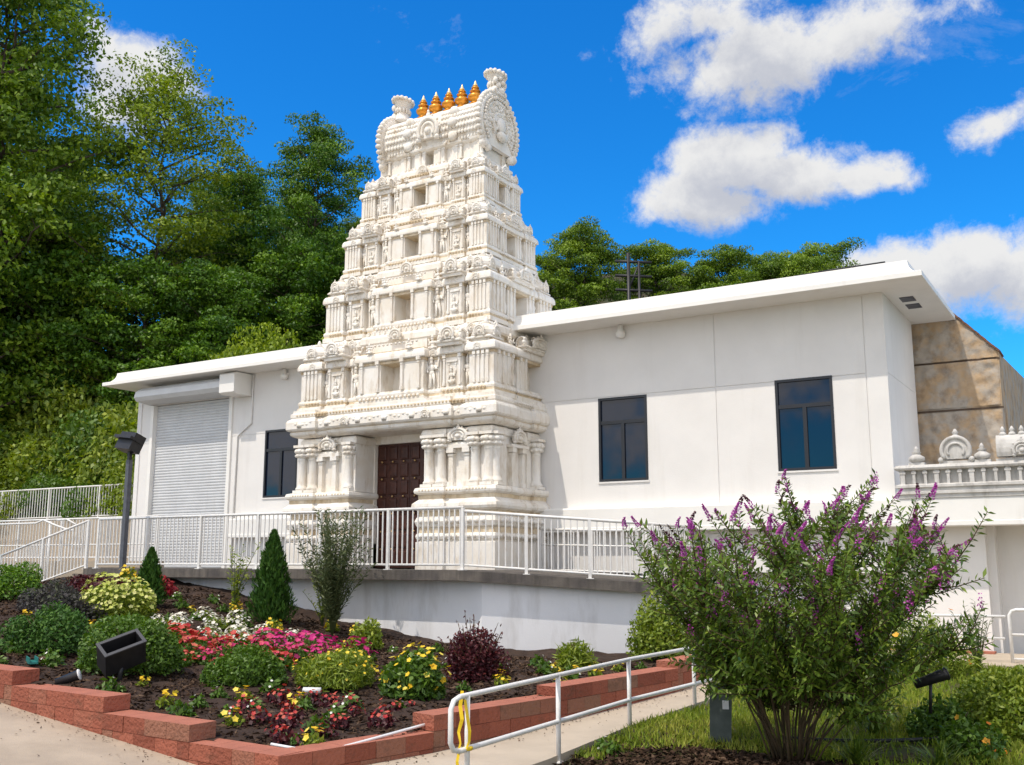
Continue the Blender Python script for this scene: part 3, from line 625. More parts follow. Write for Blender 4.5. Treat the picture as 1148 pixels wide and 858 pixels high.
def column_geo(mb):
    mb.box(-.13, .13, -.13, .13, 0, .06)
    mb.lathe((0,0,.06), [(.125,0),(.13,.04),(.10,.08),(.088,.12),(.082,.60),(.09,.62),(.09,.64),(.105,.655),(.085,.67),(.09,.70),(.135,.735),(.15,.765),(.12,.80),(.10,.81),(.115,.83),(.15,.86),(.12,.90),(.1,.93)], 14)
    for k in range(9):
        a = 2*PI*k/9; mb.ball((.125*math.cos(a), .125*math.sin(a), .905), .058, .058, .055, 7, 5); mb.ball((.125*math.cos(a+.3), .125*math.sin(a+.3), .81), .04, .04, .04, 6, 4)
    mb.box(-.14, .14, -.14, .14, .985, 1.04)
U_COL = unitmesh('column', column_geo)
for s in (-1, 1):
    for x in ((.40, .52, .84, .965) if s > 0 else (.84, .965)): put(U_COL, 'column', tow, (s*(w*x), yf-YC+.01, 1.60), 1.05, 1.05, 1.0)
    if s < 0:
        for x in (.44,): put(U_COL, 'column', tow, (s*(w*x), yf-YC+.01, 1.60), .9, .9, 1.0)
for y in (.03, .50, .93): put(U_COL, 'column', tow, (w+.01, yf-YC+y*D, 1.60), 1.05, 1.05, 1.0)
# doorway
mb = MB(); dy = yf+.78; xl, xr = XC-.40*2.5-.01, XC+.345*2.5+.01
mb.box(xl-.02, xl+.07, dy-.10, dy+.1, 0, 2.72); mb.box(xr-.07, xr+.02, dy-.10, dy+.1, 0, 2.72); mb.box(xl-.02, xr+.02, dy-.10, dy+.1, 2.64, 2.80)
dfr = tpart(mb, 'door_frame', stucco)
for a, b in ((xl+.07, (xl+xr)/2-.005), ((xl+xr)/2+.005, xr-.07)):
    mb = MB(); mb.box(a, b, dy, dy+.05, .02, 2.64)
    nx, nz = 3, 7; cw = (b-a)/nx; chh = 2.6/nz
    for i in range(nx):
        for j in range(nz):
            x0, z0 = a+i*cw, .03+j*chh
            mb.sweep([(x0+.035, -0), (x0+cw-.035, 0), (x0+cw-.035, chh-.07), (x0+.035, chh-.07)], [(0, 0), (-.012, .022), (-.05, .03)])
            k0 = len(mb.v)-12
            for q in range(k0, len(mb.v)): X, Y_, Z = mb.v[q]; mb.v[q] = (X, dy-.001-Z, z0+.035+Y_)
    leaf = tpart(mb, 'door_leaf', wood)
    for i in range(nx):
        for j in range(1, nz):
            if i in (0, 1, 2):
                mb = MB(); mb.ball((a+(i+.5)*cw, dy-.03, .03+j*chh), .024, .02, .024, 8, 5); st = mb.build('door_stud', brass, leaf)
# --- upper storeys
LV = [(3.38, 4.98, 2.42, 16.68), (4.98, 6.52, 2.10, 17.03), (6.52, 7.78, 1.85, 17.30), (7.78, 8.93, 1.62, 17.55)]
for i, (a, b, ww, y) in enumerate(LV): storey(a, b, ww, y, i)
YC0 = YC; YC = YC + .14; XB = XC + .08
# --- neck under the barrel roof
w, yf = 1.38, 17.86; D = 2*(YC-yf); mb = MB()
A = plan(w, yf, [(-1,-.86,.04), (-.86,-.60,0), (-.60,-.44,.04), (-.44,-.30,0), (-.30,.30,.07), (.30,.44,0), (.44,.60,.04), (.60,.86,0), (.86,1,.04)], [(0,.25,.04), (.25,.75,.0), (.75,1,.04)], .04)
An = plan(w, yf, notch([(-1,-.86,.04), (-.86,-.60,0), (-.60,-.44,.04), (-.44,-.30,0), (-.30,.30,.07), (.30,.44,0), (.44,.60,.04), (.60,.86,0), (.86,1,.04)], .09, .3), [(0,.25,.04), (.25,.75,.0), (.75,1,.04)], .04)
mb.sweep(A, [(.06, 8.92), (.06, 8.98), (.02, 9.0), (.0, 9.03)]); mb.sweep(An, [(0, 9.03), (0, 9.36)]); mb.sweep(A, [(0, 9.36), (.03, 9.37), (.07, 9.40), (.08, 9.44), (.03, 9.48), (0, 9.50)])
for s in (-1, 1):
    for u in (.15, .24): pilaster(mb, XB+s*w*u, yf-.07, 9.03, 9.36, .05, .02)
    for u in (.48, .56, .90, .97): pilaster(mb, XB+s*w*u, yf-.04, 9.03, 9.36, .05, .02)
neck = tpart(mb, 'neck', stucco)
# --- barrel roof
ZB, RB = 9.80, .70; mb = MB()
hs = [(YC + RB*math.cos(R(a)), ZB + RB*.98*math.sin(R(a))) for a in range(-32, 213, 9)]
mb.prism(hs, 'x', XB-1.34, XB+1.34)
for row, a in enumerate((148, 160, 172, 184, 196, 208)):                 # carved petal rows on the near flank
    r = RB+.005
    for q in range(30):
        x = XB-1.26+2.52*(q+.5*(row % 2))/29.5
        if abs(x-XB) < .26: continue
        y, z = YC+r*math.cos(R(a)), ZB+r*.98*math.sin(R(a)); mb.ball((x, y, z), .045, .035, .055, 6, 4)
for x in (XB-.62, XB+.62):
    for a in (150, 175, 200): mb.ball((x, YC+(RB+.03)*math.cos(R(a)), ZB+(RB+.03)*math.sin(R(a))), .13, .07, .12, 8, 5)
mb.box(XB-1.34, XB+1.34, YC-.10, YC+.10, ZB+RB*.95, ZB+RB+.05)
bar = tpart(mb, 'barrel_roof', stucco)
put(U_KUDU, 'horseshoe_ornament', bar, (XB, YC-RB-.02, 9.47), .62, .7, .72)
mb = MB()
def gable(mb, x, s):
    zc = 9.82; Ro = .75
    out = [(YC + Ro*math.cos(R(a)), zc + Ro*.98*math.sin(R(a))) for a in range(-48, 229, 6)]
    mb.prism(out, 'x', x, x+s*.10)
    for rr, xx, t in ((.75, .06, .07), (.58, .10, .035), (.30, .11, .04)):
        mb.tube([(x+s*xx, YC+rr*math.cos(R(a)), zc+rr*.98*math.sin(R(a))) for a in range(-42, 223, 8)], t, 7)
    for a in range(-45, 226, 9):
        mb.ball((x+s*.05, YC+.835*math.cos(R(a)), zc+.835*.98*math.sin(R(a))), .075, .062, .062, 7, 5)
    for rr, n in ((.665, 36),):
        for q in range(n):
            a = -40+260*q/(n-1); mb.ball((x+s*.13, YC+rr*math.cos(R(a)), zc+rr*.98*math.sin(R(a))), .04, .035, .035, 6, 4)
    for sy in (-1, 1):
        mb.ball((x+s*.06, YC+sy*.60, zc-.57), .11, .13, .12, 9, 6); mb.ball((x+s*.08, YC+sy*.47, zc-.64), .09, .10, .10, 8, 5)
    mb.ball((x+s*.12, YC, zc+.02), .10, .17, .20, 9, 6); mb.ball((x+s*.16, YC, zc-.25), .09, .20, .12, 9, 6)
    # crest: a lion mask on a waisted, flaring neck
    zt = zc+.72; X0 = x-s*.02
    mb.lathe((X0, YC, zt), [(.30,0),(.25,.08),(.20,.18),(.175,.28),(.19,.38),(.235,.47),(.275,.54),(.27,.60),(.21,.645),(.10,.66)], 16, sx=.72, sy=1.0)
    for q in range(14):
        a = 2*PI*q/14; mb.ball((X0+.205*math.cos(a), YC+.285*math.sin(a), zt+.57), .05, .055, .06, 7, 5); mb.ball((X0+.15*math.cos(a+.2), YC+.20*math.sin(a+.2), zt+.30), .035, .04, .07, 6, 4)
    for sy in (-1, 1):
        mb.ball((x+s*.16, YC+sy*.075, zt+.42), .05, .05, .05, 8, 5); mb.ball((x+s*.13, YC+sy*.10, zt+.25), .06, .07, .07, 7, 5); mb.ball((x+s*.10, YC+sy*.20, zt+.36), .06, .05, .08, 7, 5)
        mb.ball((x+s*.09, YC+sy*.20, zt+.12), .07, .08, .09, 7, 5); mb.ball((x+s*.08, YC+sy*.30, zt+.02), .06, .08, .07, 7, 5)
    mb.ball((x+s*.18, YC, zt+.33), .06, .06, .06, 8, 5); mb.ball((x+s*.14, YC, zt+.14), .08, .11, .09, 8, 5); mb.ball((x+s*.13, YC, zt+.53), .06, .10, .07, 8, 5)
    rr_ = random.Random(8)
    for q in range(210):                              # scrollwork over the face of the arch
        a = R(rr_.uniform(-40, 220)); rr = rr_.uniform(.20, .71); k_ = rr_.uniform(.022, .05); mb.ball((x+s*(.10+rr_.uniform(0, .02)), YC+rr*math.cos(a), zc+rr*.98*math.sin(a)), k_, k_*1.1, k_, 6, 4)
for x, s in ((XB-1.34, -1), (XB+1.34, 1)):
    mb = MB(); gable(mb, x, s); tpart(mb, 'gable_arch', stucco)
def kalasam(mb):
    mb.lathe((0,0,0), [(.10,0),(.115,.02),(.08,.05),(.06,.08),(.11,.12),(.135,.17),(.135,.21),(.10,.255),(.06,.275),(.055,.295),(.095,.315),(.10,.335),(.05,.36),(.045,.385),(.07,.40),(.072,.42),(.04,.45)], 16)
    mb.lathe((0,0,.45), [(.04,0),(.052,.02),(.03,.06),(.012,.13),(.003,.16)], 12, m=1)
mb = MB(); kalasam(mb); k0 = mb.build('finial', [gold, gold_tip]); U_K = k0.data; bpy.data.objects.remove(k0)
for q in range(5): put(U_K, 'finial', tow, (.09-.72+.37*q, .14, ZB+RB+.03), 1.28, 1.28, 1.0)

# ================================================================== GROUND, PATHS, SOIL
def gz(x, y): return -1.66 + .035*np.clip(np.asarray(y, float)-8, 0, 9)
def pz(x, y): return np.maximum(-1.63 - .09*np.minimum(np.asarray(x, float)+7.25, 0), -1.66 + 0*np.asarray(x, float)) 
BED = np.array([(-6.2,7.0,-1.52),(-8,7.1,-1.37),(-9.5,7.1,-1.22),(-11.2,7.1,-1.07),(-14,7.3,-.95),(-18,8,-.9),(-5.85,8.6,-1.42),(-5.55,10.2,-1.34),(-5.3,12.4,-1.32),(-5.5,15,-1.36),(-6.8,17.6,-1.36),
 (-9.87,14.45,-1.25),(-11.9,14.45,-1.03),(-14.4,14.45,-.62),(-16.9,14.45,-.28),(-19,14.4,-.12),(-20.6,14.4,-.35),(-22.4,14.4,-.72),(-26,14,-.85),(-8.6,16.0,-1.33),(-7.6,17.3,-1.28),(-6.2,18.1,-1.26),(-5.0,18.0,-1.27),(-9,10.5,-1.25),(-22,10.5,-.85)])
def _k(a, b):
    r2 = ((a[:, None, :]-b[None, :, :])**2).sum(-1); return np.where(r2 > 0, .5*r2*np.log(np.maximum(r2, 1e-12)), 0)
_n = len(BED); _A = np.zeros((_n+3, _n+3)); _A[:_n,:_n] = _k(BED[:,:2], BED[:,:2]) + np.eye(_n)*.05
_A[:_n,_n] = 1; _A[:_n,_n+1:] = BED[:,:2]; _A[_n,:_n] = 1; _A[_n+1:,:_n] = BED[:,:2].T
_w = np.linalg.solve(_A, np.r_[BED[:,2], 0, 0, 0])
def bed_z(x, y):
    p = np.stack([np.ravel(x), np.ravel(y)], 1).astype(float)
    return _k(p, BED[:,:2])@_w[:_n] + _w[_n] + p@_w[_n+1:]
def bz(x, y): return float(bed_z([x], [y])[0])
def sheet(name, xs, ys, zf, m, inside=None, rough=0):
    X, Y = np.meshgrid(xs, ys); Z = np.asarray(zf(X.ravel(), Y.ravel())).reshape(X.shape)
    if rough: Z = Z + rng.normal(size=Z.shape)*rough
    nx = len(xs); fs = []
    for j in range(len(ys)-1):
        for i in range(nx-1):
            if inside is None or inside((xs[i]+xs[i+1])/2, (ys[j]+ys[j+1])/2): fs.append((j*nx+i, j*nx+i+1, (j+1)*nx+i+1, (j+1)*nx+i))
    me = bpy.data.meshes.new(name); me.from_pydata(np.stack([X.ravel(), Y.ravel(), Z.ravel()], 1).tolist(), [], fs)
    me.materials.append(m); me.polygons.foreach_set('use_smooth', [True]*len(fs)); me.update(); return struct(link(name, me))
def sm(a, b, x): t = np.clip((x-a)/(b-a), 0, 1); return t*t*(3-2*t)
def terrain(x, y):
    z = np.where(y < 19.7, -1.9 + .035*np.clip(y-8, 0, 9), 0)
    back = 1.3*sm(2, -8, x) - 1.5*(1-sm(2, -8, x)) + np.minimum(.52*np.clip(y-21, 0, 60), 16)*(.25+.75*sm(-4, -24, x)) + .5*np.sin(x*.35)*np.sin(y*.3)*sm(20, 26, y)
    t = np.clip((y-19.68)/.1, 0, 1); z = np.where(y >= 19.68, z*(1-t)*(y < 19.7) + back, z)
    return z
ys = sorted({*np.arange(-60, 19.6, 4), 19.69, 19.72, *np.arange(20, 46, 1.3), *np.arange(46, 260, 8)}); xs = sorted({*np.arange(-200, -60, 8), *np.arange(-60, 12, 2), *np.arange(12, 200, 8)})
sheet('ground', xs, ys, terrain, hill_m)
# paved forecourt, ramped path and lawn
PAVE = mb = None
sheet('plaza_pavement', sorted({*np.arange(-45, -4.6, 1.2), -10.5, -7.25, -6.0, -4.72}), list(np.arange(-60, 7.1, 1.0))+[7.05], lambda x, y: np.minimum(pz(x, y), -.9)+.0, conc)
sheet('forecourt', list(np.arange(-4.72, 60, 4)), [-60, -30, -10, 1.9], lambda x, y: -1.65+0*x, conc)  # unseen paving, added for the warm light it bounces
PW = [(-6.25, 6.57), (-5.86, 8.24), (-5.5, 10.0), (-5.15, 12.6), (-5.05, 16.6)]          # foot of the block wall beside the path
PE = [(-4.72, 6.57), (-4.72, 8.24), (-4.72, 10.0), (-4.5, 12.6), (-4.0, 16.2)]           # kerb on the other side
mb = MB(); vs_ = []
for (a, b), (c, d) in zip(PW, PE): vs_ += [(a-.1, b, float(gz(a, b))+.012), (c, d, float(gz(c, d))+.012)]
vs_ = [(-6.1, 5.9, -1.648), (-4.72, 5.9, -1.648)] + vs_
mb.add(vs_, [(2*i, 2*i+1, 2*i+3, 2*i+2) for i in range(len(PW))])
z = float(gz(0, 17))+.016; mb.add([(-5.2, 16.15, z), (4, 16.35, z), (4, 18.8, z), (-5.2, 18.8, z)], [(0,1,2,3)])
struct(mb.build('path', conc2))
mb = MB()
ker = [(c, d) for c, d in PE] + [(-3.4, 16.3), (3, 16.3)]
ker = [(-4.72, 6.3)] + ker
for (a, b), (c, d) in zip(ker[:-1], ker[1:]):
    z0, z1 = float(gz(a, b)), float(gz(c, d)); dx, dy = c-a, d-b; l = math.hypot(dx, dy); nx_, ny_ = dy/l*.10, -dx/l*.10
    p = [(a,b), (c,d), (c+nx_,d+ny_), (a+nx_,b+ny_)]
    mb.add([(*p[0],z0-.05),(*p[1],z1-.05),(*p[2],z1-.05),(*p[3],z0-.05),(*p[0],z0+.07),(*p[1],z1+.07),(*p[2],z1+.07),(*p[3],z0+.07)], [(0,3,2,1),(4,5,6,7),(0,1,5,4),(1,2,6,5),(2,3,7,6),(3,0,4,7)])
struct(mb.build('path_kerb', conc2))
def lawn_in(x, y):
    e = np.interp(y, [p[1] for p in PE], [p[0] for p in PE]); return x > e+.08 and y < 16.25
sheet('lawn', list(np.arange(-4.8, 6, .2)), list(np.arange(2, 16.6, .2)), lambda x, y: gz(x, y)+.03+.035*np.sin(x*2.1+1)*np.sin(y*1.7), lawn_m, lawn_in, .008)
def bed_in(x, y):
    if y < np.interp(x, [-16.5, -10.35, -6.25], [7.35, 6.80, 6.57])+.20: return False
    if x > np.interp(y, [p[1] for p in PW], [p[0] for p in PW]) - .12: return False
    if y > 14.95 and x < -9.5: return False
    if x < -9.5 or y < 14.9: return True
    return (y-14.84) < (x+9.585)*.657+.3 or x > -7.25
bsurf = sheet('garden_bed', list(np.arange(-27, -4.9, .16)), list(np.arange(6.64, 18.2, .16)), lambda x, y: bed_z(x, y) + .03*np.sin(x*3.1)*np.sin(y*2.7), soil, bed_in, .016)

# ================================================================== DECK (raised terrace in front of the tower)
dk = thing('terrace', 'raised concrete terrace with white rendered wall below the railings', 'terrace', (-14, 14.5, 0))
dko = Vector((-14, 14.5, 0))
def dpart(mb, name, m): o = mb.build(name, m, dk); o.location = -dko; return o
T = .17
mb = MB()
top = [(-19.7, 14.46, 0), (-9.8, 14.46, 0), (-7.0, 16.30, -.22), (-7.0, FY-.02, -.22), (-9.8, FY-.02, -.02), (-23.2, FY-.02, -.02), (-23.2, 17.1, 0), (-19.7, 17.1, 0)]
n = len(top); mb.add(top + [(a, b, c-T) for a, b, c in top], [(0, 1, 4, 5, 6, 7), (1, 2, 3, 4)] + [(i, n+i, n+(i+1) % n, (i+1) % n) for i in range(n)] + [tuple(n+i for i in reversed(range(n)))])
dpart(mb, 'slab', slab_conc)
mb = MB()
b = [(-19.62, 14.84), (-9.585, 14.84), (-7.11, 16.467), (-7.11, FY-.1)]; zt = [-T, -T, -T-.22, -T-.22]
for i in range(3):
    (x0, y0), (x1, y1) = b[i], b[i+1]; mb.add([(x0,y0,-1.9),(x1,y1,-1.9),(x1,y1,zt[i+1]+.002),(x0,y0,zt[i]+.002)], [(0,1,2,3)])
    dx, dy = x1-x0, y1-y0; l = math.hypot(dx, dy); ox, oy = -dy/l*.15, dx/l*.15
    mb.add([(x0+ox,y0+oy,-1.9),(x1+ox,y1+oy,-1.9),(x1+ox,y1+oy,zt[i+1]+.002),(x0+ox,y0+oy,zt[i]+.002)], [(3,2,1,0)])
mb.add([(-19.62,14.84,-1.9),(-19.62,FY-.1,-1.9),(-19.62,FY-.1,-T+.002),(-19.62,14.84,-T+.002)], [(3,2,1,0)])
dpart(mb, 'wall', deck_white)
# ================================================================== RAILINGS
U_BAL = {}
def railing(label, pts, h, sp=.112, posts=None, z_low=.09, mid=None, group=None, bal=True, name='railing', skip=False):
    """white tube railing along base points (x, y, z): rails, posts and upright balusters"""
    rt = thing(name, label, 'railing', pts[0], 0, group); o0 = Vector(pts[0])
    def part(mb, nm): return mb.build(nm, rail_paint, rt)
    P = [Vector(p)-o0 for p in pts]; up = Vector((0,0,1))
    mb = MB(); mb.tube([p+up*h for p in P], .026, 8); part(mb, 'top_rail')
    if z_low is not None: mb = MB(); mb.tube([p+up*z_low for p in P], .020, 8); part(mb, 'bottom_rail')
    if mid: mb = MB(); mb.tube([p+up*mid for p in P], .018, 8); part(mb, 'middle_rail')
    if h not in U_BAL:
        mb = MB(); mb.box(-.010, .010, -.010, .010, (z_low or 0), h); o = mb.build('baluster', rail_paint); U_BAL[h] = o.data; bpy.data.objects.remove(o)
        mb = MB(); mb.box(-.026, .026, -.026, .026, 0, h-.01); mb.box(-.06, .06, -.06, .06, 0, .012); o = mb.build('post', rail_paint); U_BAL['p', h] = o.data; bpy.data.objects.remove(o)
    left = 100; rest = MB()
    for i in range(len(P)-1):
        a, b = P[i], P[i+1]; L_ = math.hypot((b-a).x, (b-a).y); n = max(1, round(L_/sp)); ang = math.atan2((b-a).y, (b-a).x); np_ = max(1, round(L_/(posts or 1.7)))
        for k in range(np_+1):
            if (k == np_ and i < len(P)-2) or (skip and k == 0 and i == 0): continue
            q = link('post', U_BAL['p', h], rt); q.location = a.lerp(b, k/np_); q.rotation_euler.z = ang
        if bal:
            for k in range(n):
                c = a.lerp(b, (k+.5)/n)
                if left > 0: q = link('baluster', U_BAL[h], rt); q.location = c; q.rotation_euler.z = ang; left -= 1
                else: rest.box(c.x-.010, c.x+.010, c.y-.010, c.y+.010, c.z+(z_low or 0), c.z+h)
    if rest.v: tag(part(rest, 'balusters'), kind='stuff')
    return rt
railing('long white picket railing along the front edge of the terrace before the tower', [(-19.4, 14.56, 0), (-9.80, 14.56, 0)], 1.06, .112)
railing('white picket railing angling back from the terrace corner past the tower', [(-9.80, 14.56, 0), (-7.08, 16.34, -.22), (-7.08, 18.1, -.22)], 1.0, .112, 1.3, skip=True)
railing('short white picket railing with a middle rail against the wall beside the tower', [(-10.2, 17.95, -.10), (-7.9, 17.95, -.16)], .88, .115, 1.1, .09, .58)
# ---- stair at the far left of the terrace
st = thing('stairs', 'concrete steps going down from the terrace behind sloping white railings', 'stairs', (-19.7, 14.6, 0))
mb = MB(); ns = 6
for k in range(ns):
    mb.box(-19.7-.54*(k+1), -19.7-.54*k, 14.62, 17.1, -1.6, -.125*(k+1)); mb.box(-19.7-.54*k-.56-.0, -19.7-.54*k-.50, 14.60, 17.1, -.125*(k+1)-.035, -.125*(k+1)+.006)
o = mb.build('step_flight', mat('step_concrete', (.36, .30, .24), .9, (.28, .23, .18), 3, 6, .2, 50), st); o.location = (19.7, -14.6, 0)
railing('white picket railing sloping down the near side of the steps', [(-22.9, 14.56, -.78), (-19.75, 14.56, -.02)], 1.06, .118, 1.6)
wk = thing('upper_walkway', 'beige walled walkway behind the steps at the far end of the building', 'walkway', (-26, 17.2, 0))
mb = MB(); mb.box(-40, -20.6, 17.16, 17.4, -1.6, .16); mb.box(-40, -23.25, 17.4, 19.6, -.2, .155); wo = mb.build('wall', mat('beige_render', (.42, .35, .27), .9, (.35, .29, .22), 1.5), wk); wo.location = (26, -17.2, 0)
railing('white picket railing with a middle rail along the walkway behind the steps', [(-32, 17.22, .16), (-20.7, 17.22, .16)], 1.10, .13, 1.9, .09, .42)
rw = thing('retaining_wall', 'beige retaining wall below the back railing at the foot of the wooded hill', 'wall', (-30, 19.66, 0))
mb = MB(); mb.box(-48, -23.25, 19.55, 19.85, -1.6, 1.40); o = mb.build('wall_face', MATS['beige_render'], rw); o.location = (30, -19.66, 0)
railing('white picket railing on top of the retaining wall in front of the wooded hill', [(-36, 19.7, 1.40), (-23.9, 19.7, 1.40)], .98, .13, 2.4)
def pipe_rail(label, runs, name='handrail', posts=()):
    rt = thing(name, label, 'handrail', runs[0][1][0]); o0 = Vector(runs[0][1][0])
    for nm, pts, r, cl in runs: mb = MB(); mb.tube([Vector(p)-o0 for p in pts], r, 10, closed=cl); mb.build(nm, rail_paint, rt)
    for p, h in posts:
        mb = MB(); mb.tube([Vector(p)-o0, Vector(p)-o0+Vector((0,0,h))], .022, 10); mb.lathe(tuple(Vector(p)-o0), [(.05,0),(.05,.012),(.03,.02)], 10); mb.build('post', rail_paint, rt)
    return rt
mb = MB(); mb.tube([(-23.3, 16.6, .30), (-24.6, 16.6, 1.22)], .02)
pipe_rail('white pipe handrail with looped ends on the walkway by the steps', [('rail', [(-30, 16.95, 1.16), (-25.2, 16.95, 1.16), (-24.9, 16.95, 1.24), (-24.4, 16.95, 1.10), (-23.9, 16.95, .98), (-23.6, 16.95, .94), (-23.55, 16.95, 1.10), (-23.9, 16.95, 1.24), (-24.3, 16.95, 1.22)], .026, False)], posts=[((-24.6, 16.95, -.7), 1.9), ((-27, 16.95, -.7), 1.85)])
# ---- ramp handrail beside the path: rounded loop at its near end
def rx(y): return float(np.interp(y, [0, 10, 12.6, 16.2], [-4.62, -4.62, -4.42, -3.95]))
tz = lambda y: -.885 + .012*(y-8); lz = lambda y: -1.29+.012*(y-8)
Y0 = 6.72; yy = [16.0, 14, 12.6, 11.3, 10, 8.5, Y0+.12]
loop = [(rx(y), y, tz(y)) for y in yy] + [(rx(Y0), Y0+.04, tz(Y0)-.02), (rx(Y0), Y0, tz(Y0)-.08), (rx(Y0), Y0, lz(Y0)+.08), (rx(Y0), Y0+.04, lz(Y0)+.02)] + [(rx(y), y, lz(y)) for y in reversed(yy)]
hr = pipe_rail('white pipe handrail with a rounded end and a yellow ribbon beside the path', [('rail', loop, .021, False)],
     posts=[((rx(y), y, float(gz(0, y))), tz(y)-float(gz(0, y))) for y in (6.95, 8.44, 9.97, 11.5, 13.1, 14.7)])
zc = lambda y: float(gz(0, y))
pipe_rail('white pipe handrail with a square bend by the wall beyond the bush', [('rail', [(-4.2, 17.05, -.68), (-1.75, 17.05, -.66)], .022, False), ('middle_rail', [(-4.2, 17.05, -1.0), (-1.78, 17.05, -.98)], .018, False),
     ('gate_loop', [(-1.70, 17.05, -1.34), (-1.70, 17.05, -.64), (-1.66, 17.05, -.58), (-1.60, 17.05, -.56), (.8, 17.05, -.55)], .026, False), ('lower_rail', [(-1.68, 17.05, -.92), (.8, 17.05, -.9)], .02, False), ('base_rail', [(-1.70, 17.05, -1.27), (.8, 17.05, -1.26)], .018, False)],
     posts=[((-3.9, 17.05, zc(17)), .66), ((-2.75, 17.05, zc(17)), .66)])
# yellow ribbon knotted on the handrail
mb = MB(); x = rx(6.95); y = 6.95
def ribbon(mb, pts, w):
    vs_ = []
    for i, p in enumerate(pts):
        a = .5*math.sin(i*1.1); vs_ += [(p[0]-w*math.cos(a), p[1]-w*math.sin(a), p[2]), (p[0]+w*math.cos(a), p[1]+w*math.sin(a), p[2])]
    mb.add(vs_, [(2*i, 2*i+1, 2*i+3, 2*i+2) for i in range(len(pts)-1)])
z0 = tz(6.95)
ribbon(mb, [(x-.03, y-.03, z0+.035), (x-.045, y-.035, z0-.08), (x-.02, y-.045, z0-.18), (x-.055, y-.04, z0-.28), (x-.03, y-.05, z0-.36), (x-.06, y-.04, z0-.44)], .015)
ribbon(mb, [(x-.0, y-.035, z0-.03), (x+.03, y-.045, z0-.15), (x+.055, y-.05, z0-.26), (x+.045, y-.04, z0-.34), (x+.015, y-.035, z0-.40)], .013)
ribbon(mb, [(x-.05, y-.03, z0-.40), (x-.06, y-.05, z0-.50), (x-.045, y-.04, z0-.62), (x-.06, y-.05, z0-.75)], .012)
mb.tube([(x+.034*math.cos(t/8*2*PI), y+.034*math.sin(t/8*2*PI), z0-.40) for t in range(8)], .016, 6, closed=True)
tag(mb.build('ribbon', tape_m, fix=False), 'yellow plastic ribbon tied to the handrail post with loose ends hanging', 'ribbon')

# ================================================================== RED BLOCK WALLS
def block_wall(name, label, line, steps, bottom, depth=.30, H=.150):
    """line: plan polyline; steps: (s0, s1, top) along its length; every course of blocks is laid on the course below"""
    rt = thing(name, label, 'wall', (line[0][0], line[0][1], bottom)); o0 = Vector((line[0][0], line[0][1], bottom))
    seg = [Vector((*p, 0)) for p in line]; cum = [0]
    for a, b in zip(seg[:-1], seg[1:]): cum.append(cum[-1]+(b-a).length)
    def at(s):
        for i in range(len(seg)-1):
            if s <= cum[i+1]+1e-6 or i == len(seg)-2:
                d = (seg[i+1]-seg[i]).normalized(); return seg[i]+d*(s-cum[i]), d
    mb = MB(); rr = random.Random(3)
    for s0, s1, topz in steps:
        for c in range(6):
            z1 = topz-c*H; z0 = z1-H+.004
            if z1 < bottom: break
            n = max(1, round((s1-s0)/.32)); off = .5*(c % 2)
            e = [s0] + [s0+(k+off)*(s1-s0)/n for k in range(1 if not off else 0, n)] + [s1]
            for a, b in zip(e[:-1], e[1:]):
                if b-a < .03: continue
                p, d = at((a+b)/2); nrm = Vector((-d.y, d.x, 0)); cc = p+nrm*(depth/2+rr.uniform(-.004, .004)+.006*c*0)
                t = rr.random()
                cc.z = (z0+z1)/2; k0 = len(mb.f)
                mb.obox(tuple(cc-o0), (d, nrm, Vector((0,0,1))), (b-a)/2-.0022, depth/2, (z1-z0)/2, 0, t)
                if c == 0: mb.m[k0+1] = 1
    return rt, mb.build('block_courses', [block_m, cap_m], rt)
Lw = [(-16.5, 7.35), (-10.35, 6.80), (-6.25, 6.57)]
def sx(x): 
    l0 = math.hypot(6.15, .55); 
    return (x+16.5)/6.15*l0 if x < -10.35 else l0 + (x+10.35)/4.1*math.hypot(4.1, .23)
block_wall('front_block_wall', 'low stepped red block wall along the paved forecourt in front of the flower bed', Lw, [(0, sx(-13.4), -.85), (sx(-13.4), sx(-10.3), -1.0), (sx(-10.3), sx(-8.68), -1.15), (sx(-8.68), sx(-7.39), -1.30), (sx(-7.39), sx(-6.25), -1.45)], -1.75)
l1 = math.hypot(.39, 1.67); l2 = l1+math.hypot(.36, 1.76); l3 = l2+math.hypot(.35, 2.6); l4 = l3+4
block_wall('path_block_wall', 'low red block wall stepping up along the path beside the handrail', PW, [(0, l1, -1.454), (l1, l2+.05, -1.30), (l2+.05, l3, -1.20), (l3, l4, -1.12)], -1.75)

# ================================================================== STONE BUILDING and SHRINE PARAPET beside the white wing
sb = thing('stone_building', 'rough brown stone building with a sloping top edge behind the white wing', 'building', (-2, 21.4, 0))
mb = MB(); Y = 21.45
out = [(-4.2, .9), (-1.98, .9), (-1.94, 4.17), (-2.72, 5.02), (-4.2, 5.06)]
mb.prism(out, 'y', Y, Y+.6)
mb.prism([(Y+.55, .9), (Y+5.6, .9), (Y+5.6, 4.5), (Y+.55, 4.17)], 'x', -2.5, -1.94)
mb.add([(-1.96, Y+.02, 4.17), (-1.96, Y+5.6, 4.5), (-4.2, Y+5.6, 5.4), (-4.2, Y+.02, 5.05), (-2.72, Y+.02, 5.02)], [(0,1,2,3,4)])
gx, gzz = np.linspace(-4.1, -1.97, 54), np.linspace(.95, 5.0, 96); rs = np.random.default_rng(3); hgt_ = rs.normal(size=(96, 54))
for _ in range(2): hgt_ = (hgt_ + np.roll(hgt_, 1, 0) + np.roll(hgt_, 1, 1) + np.roll(hgt_, -1, 0) + np.roll(hgt_, -1, 1))/3.2
vs_ = []; ok_ = []
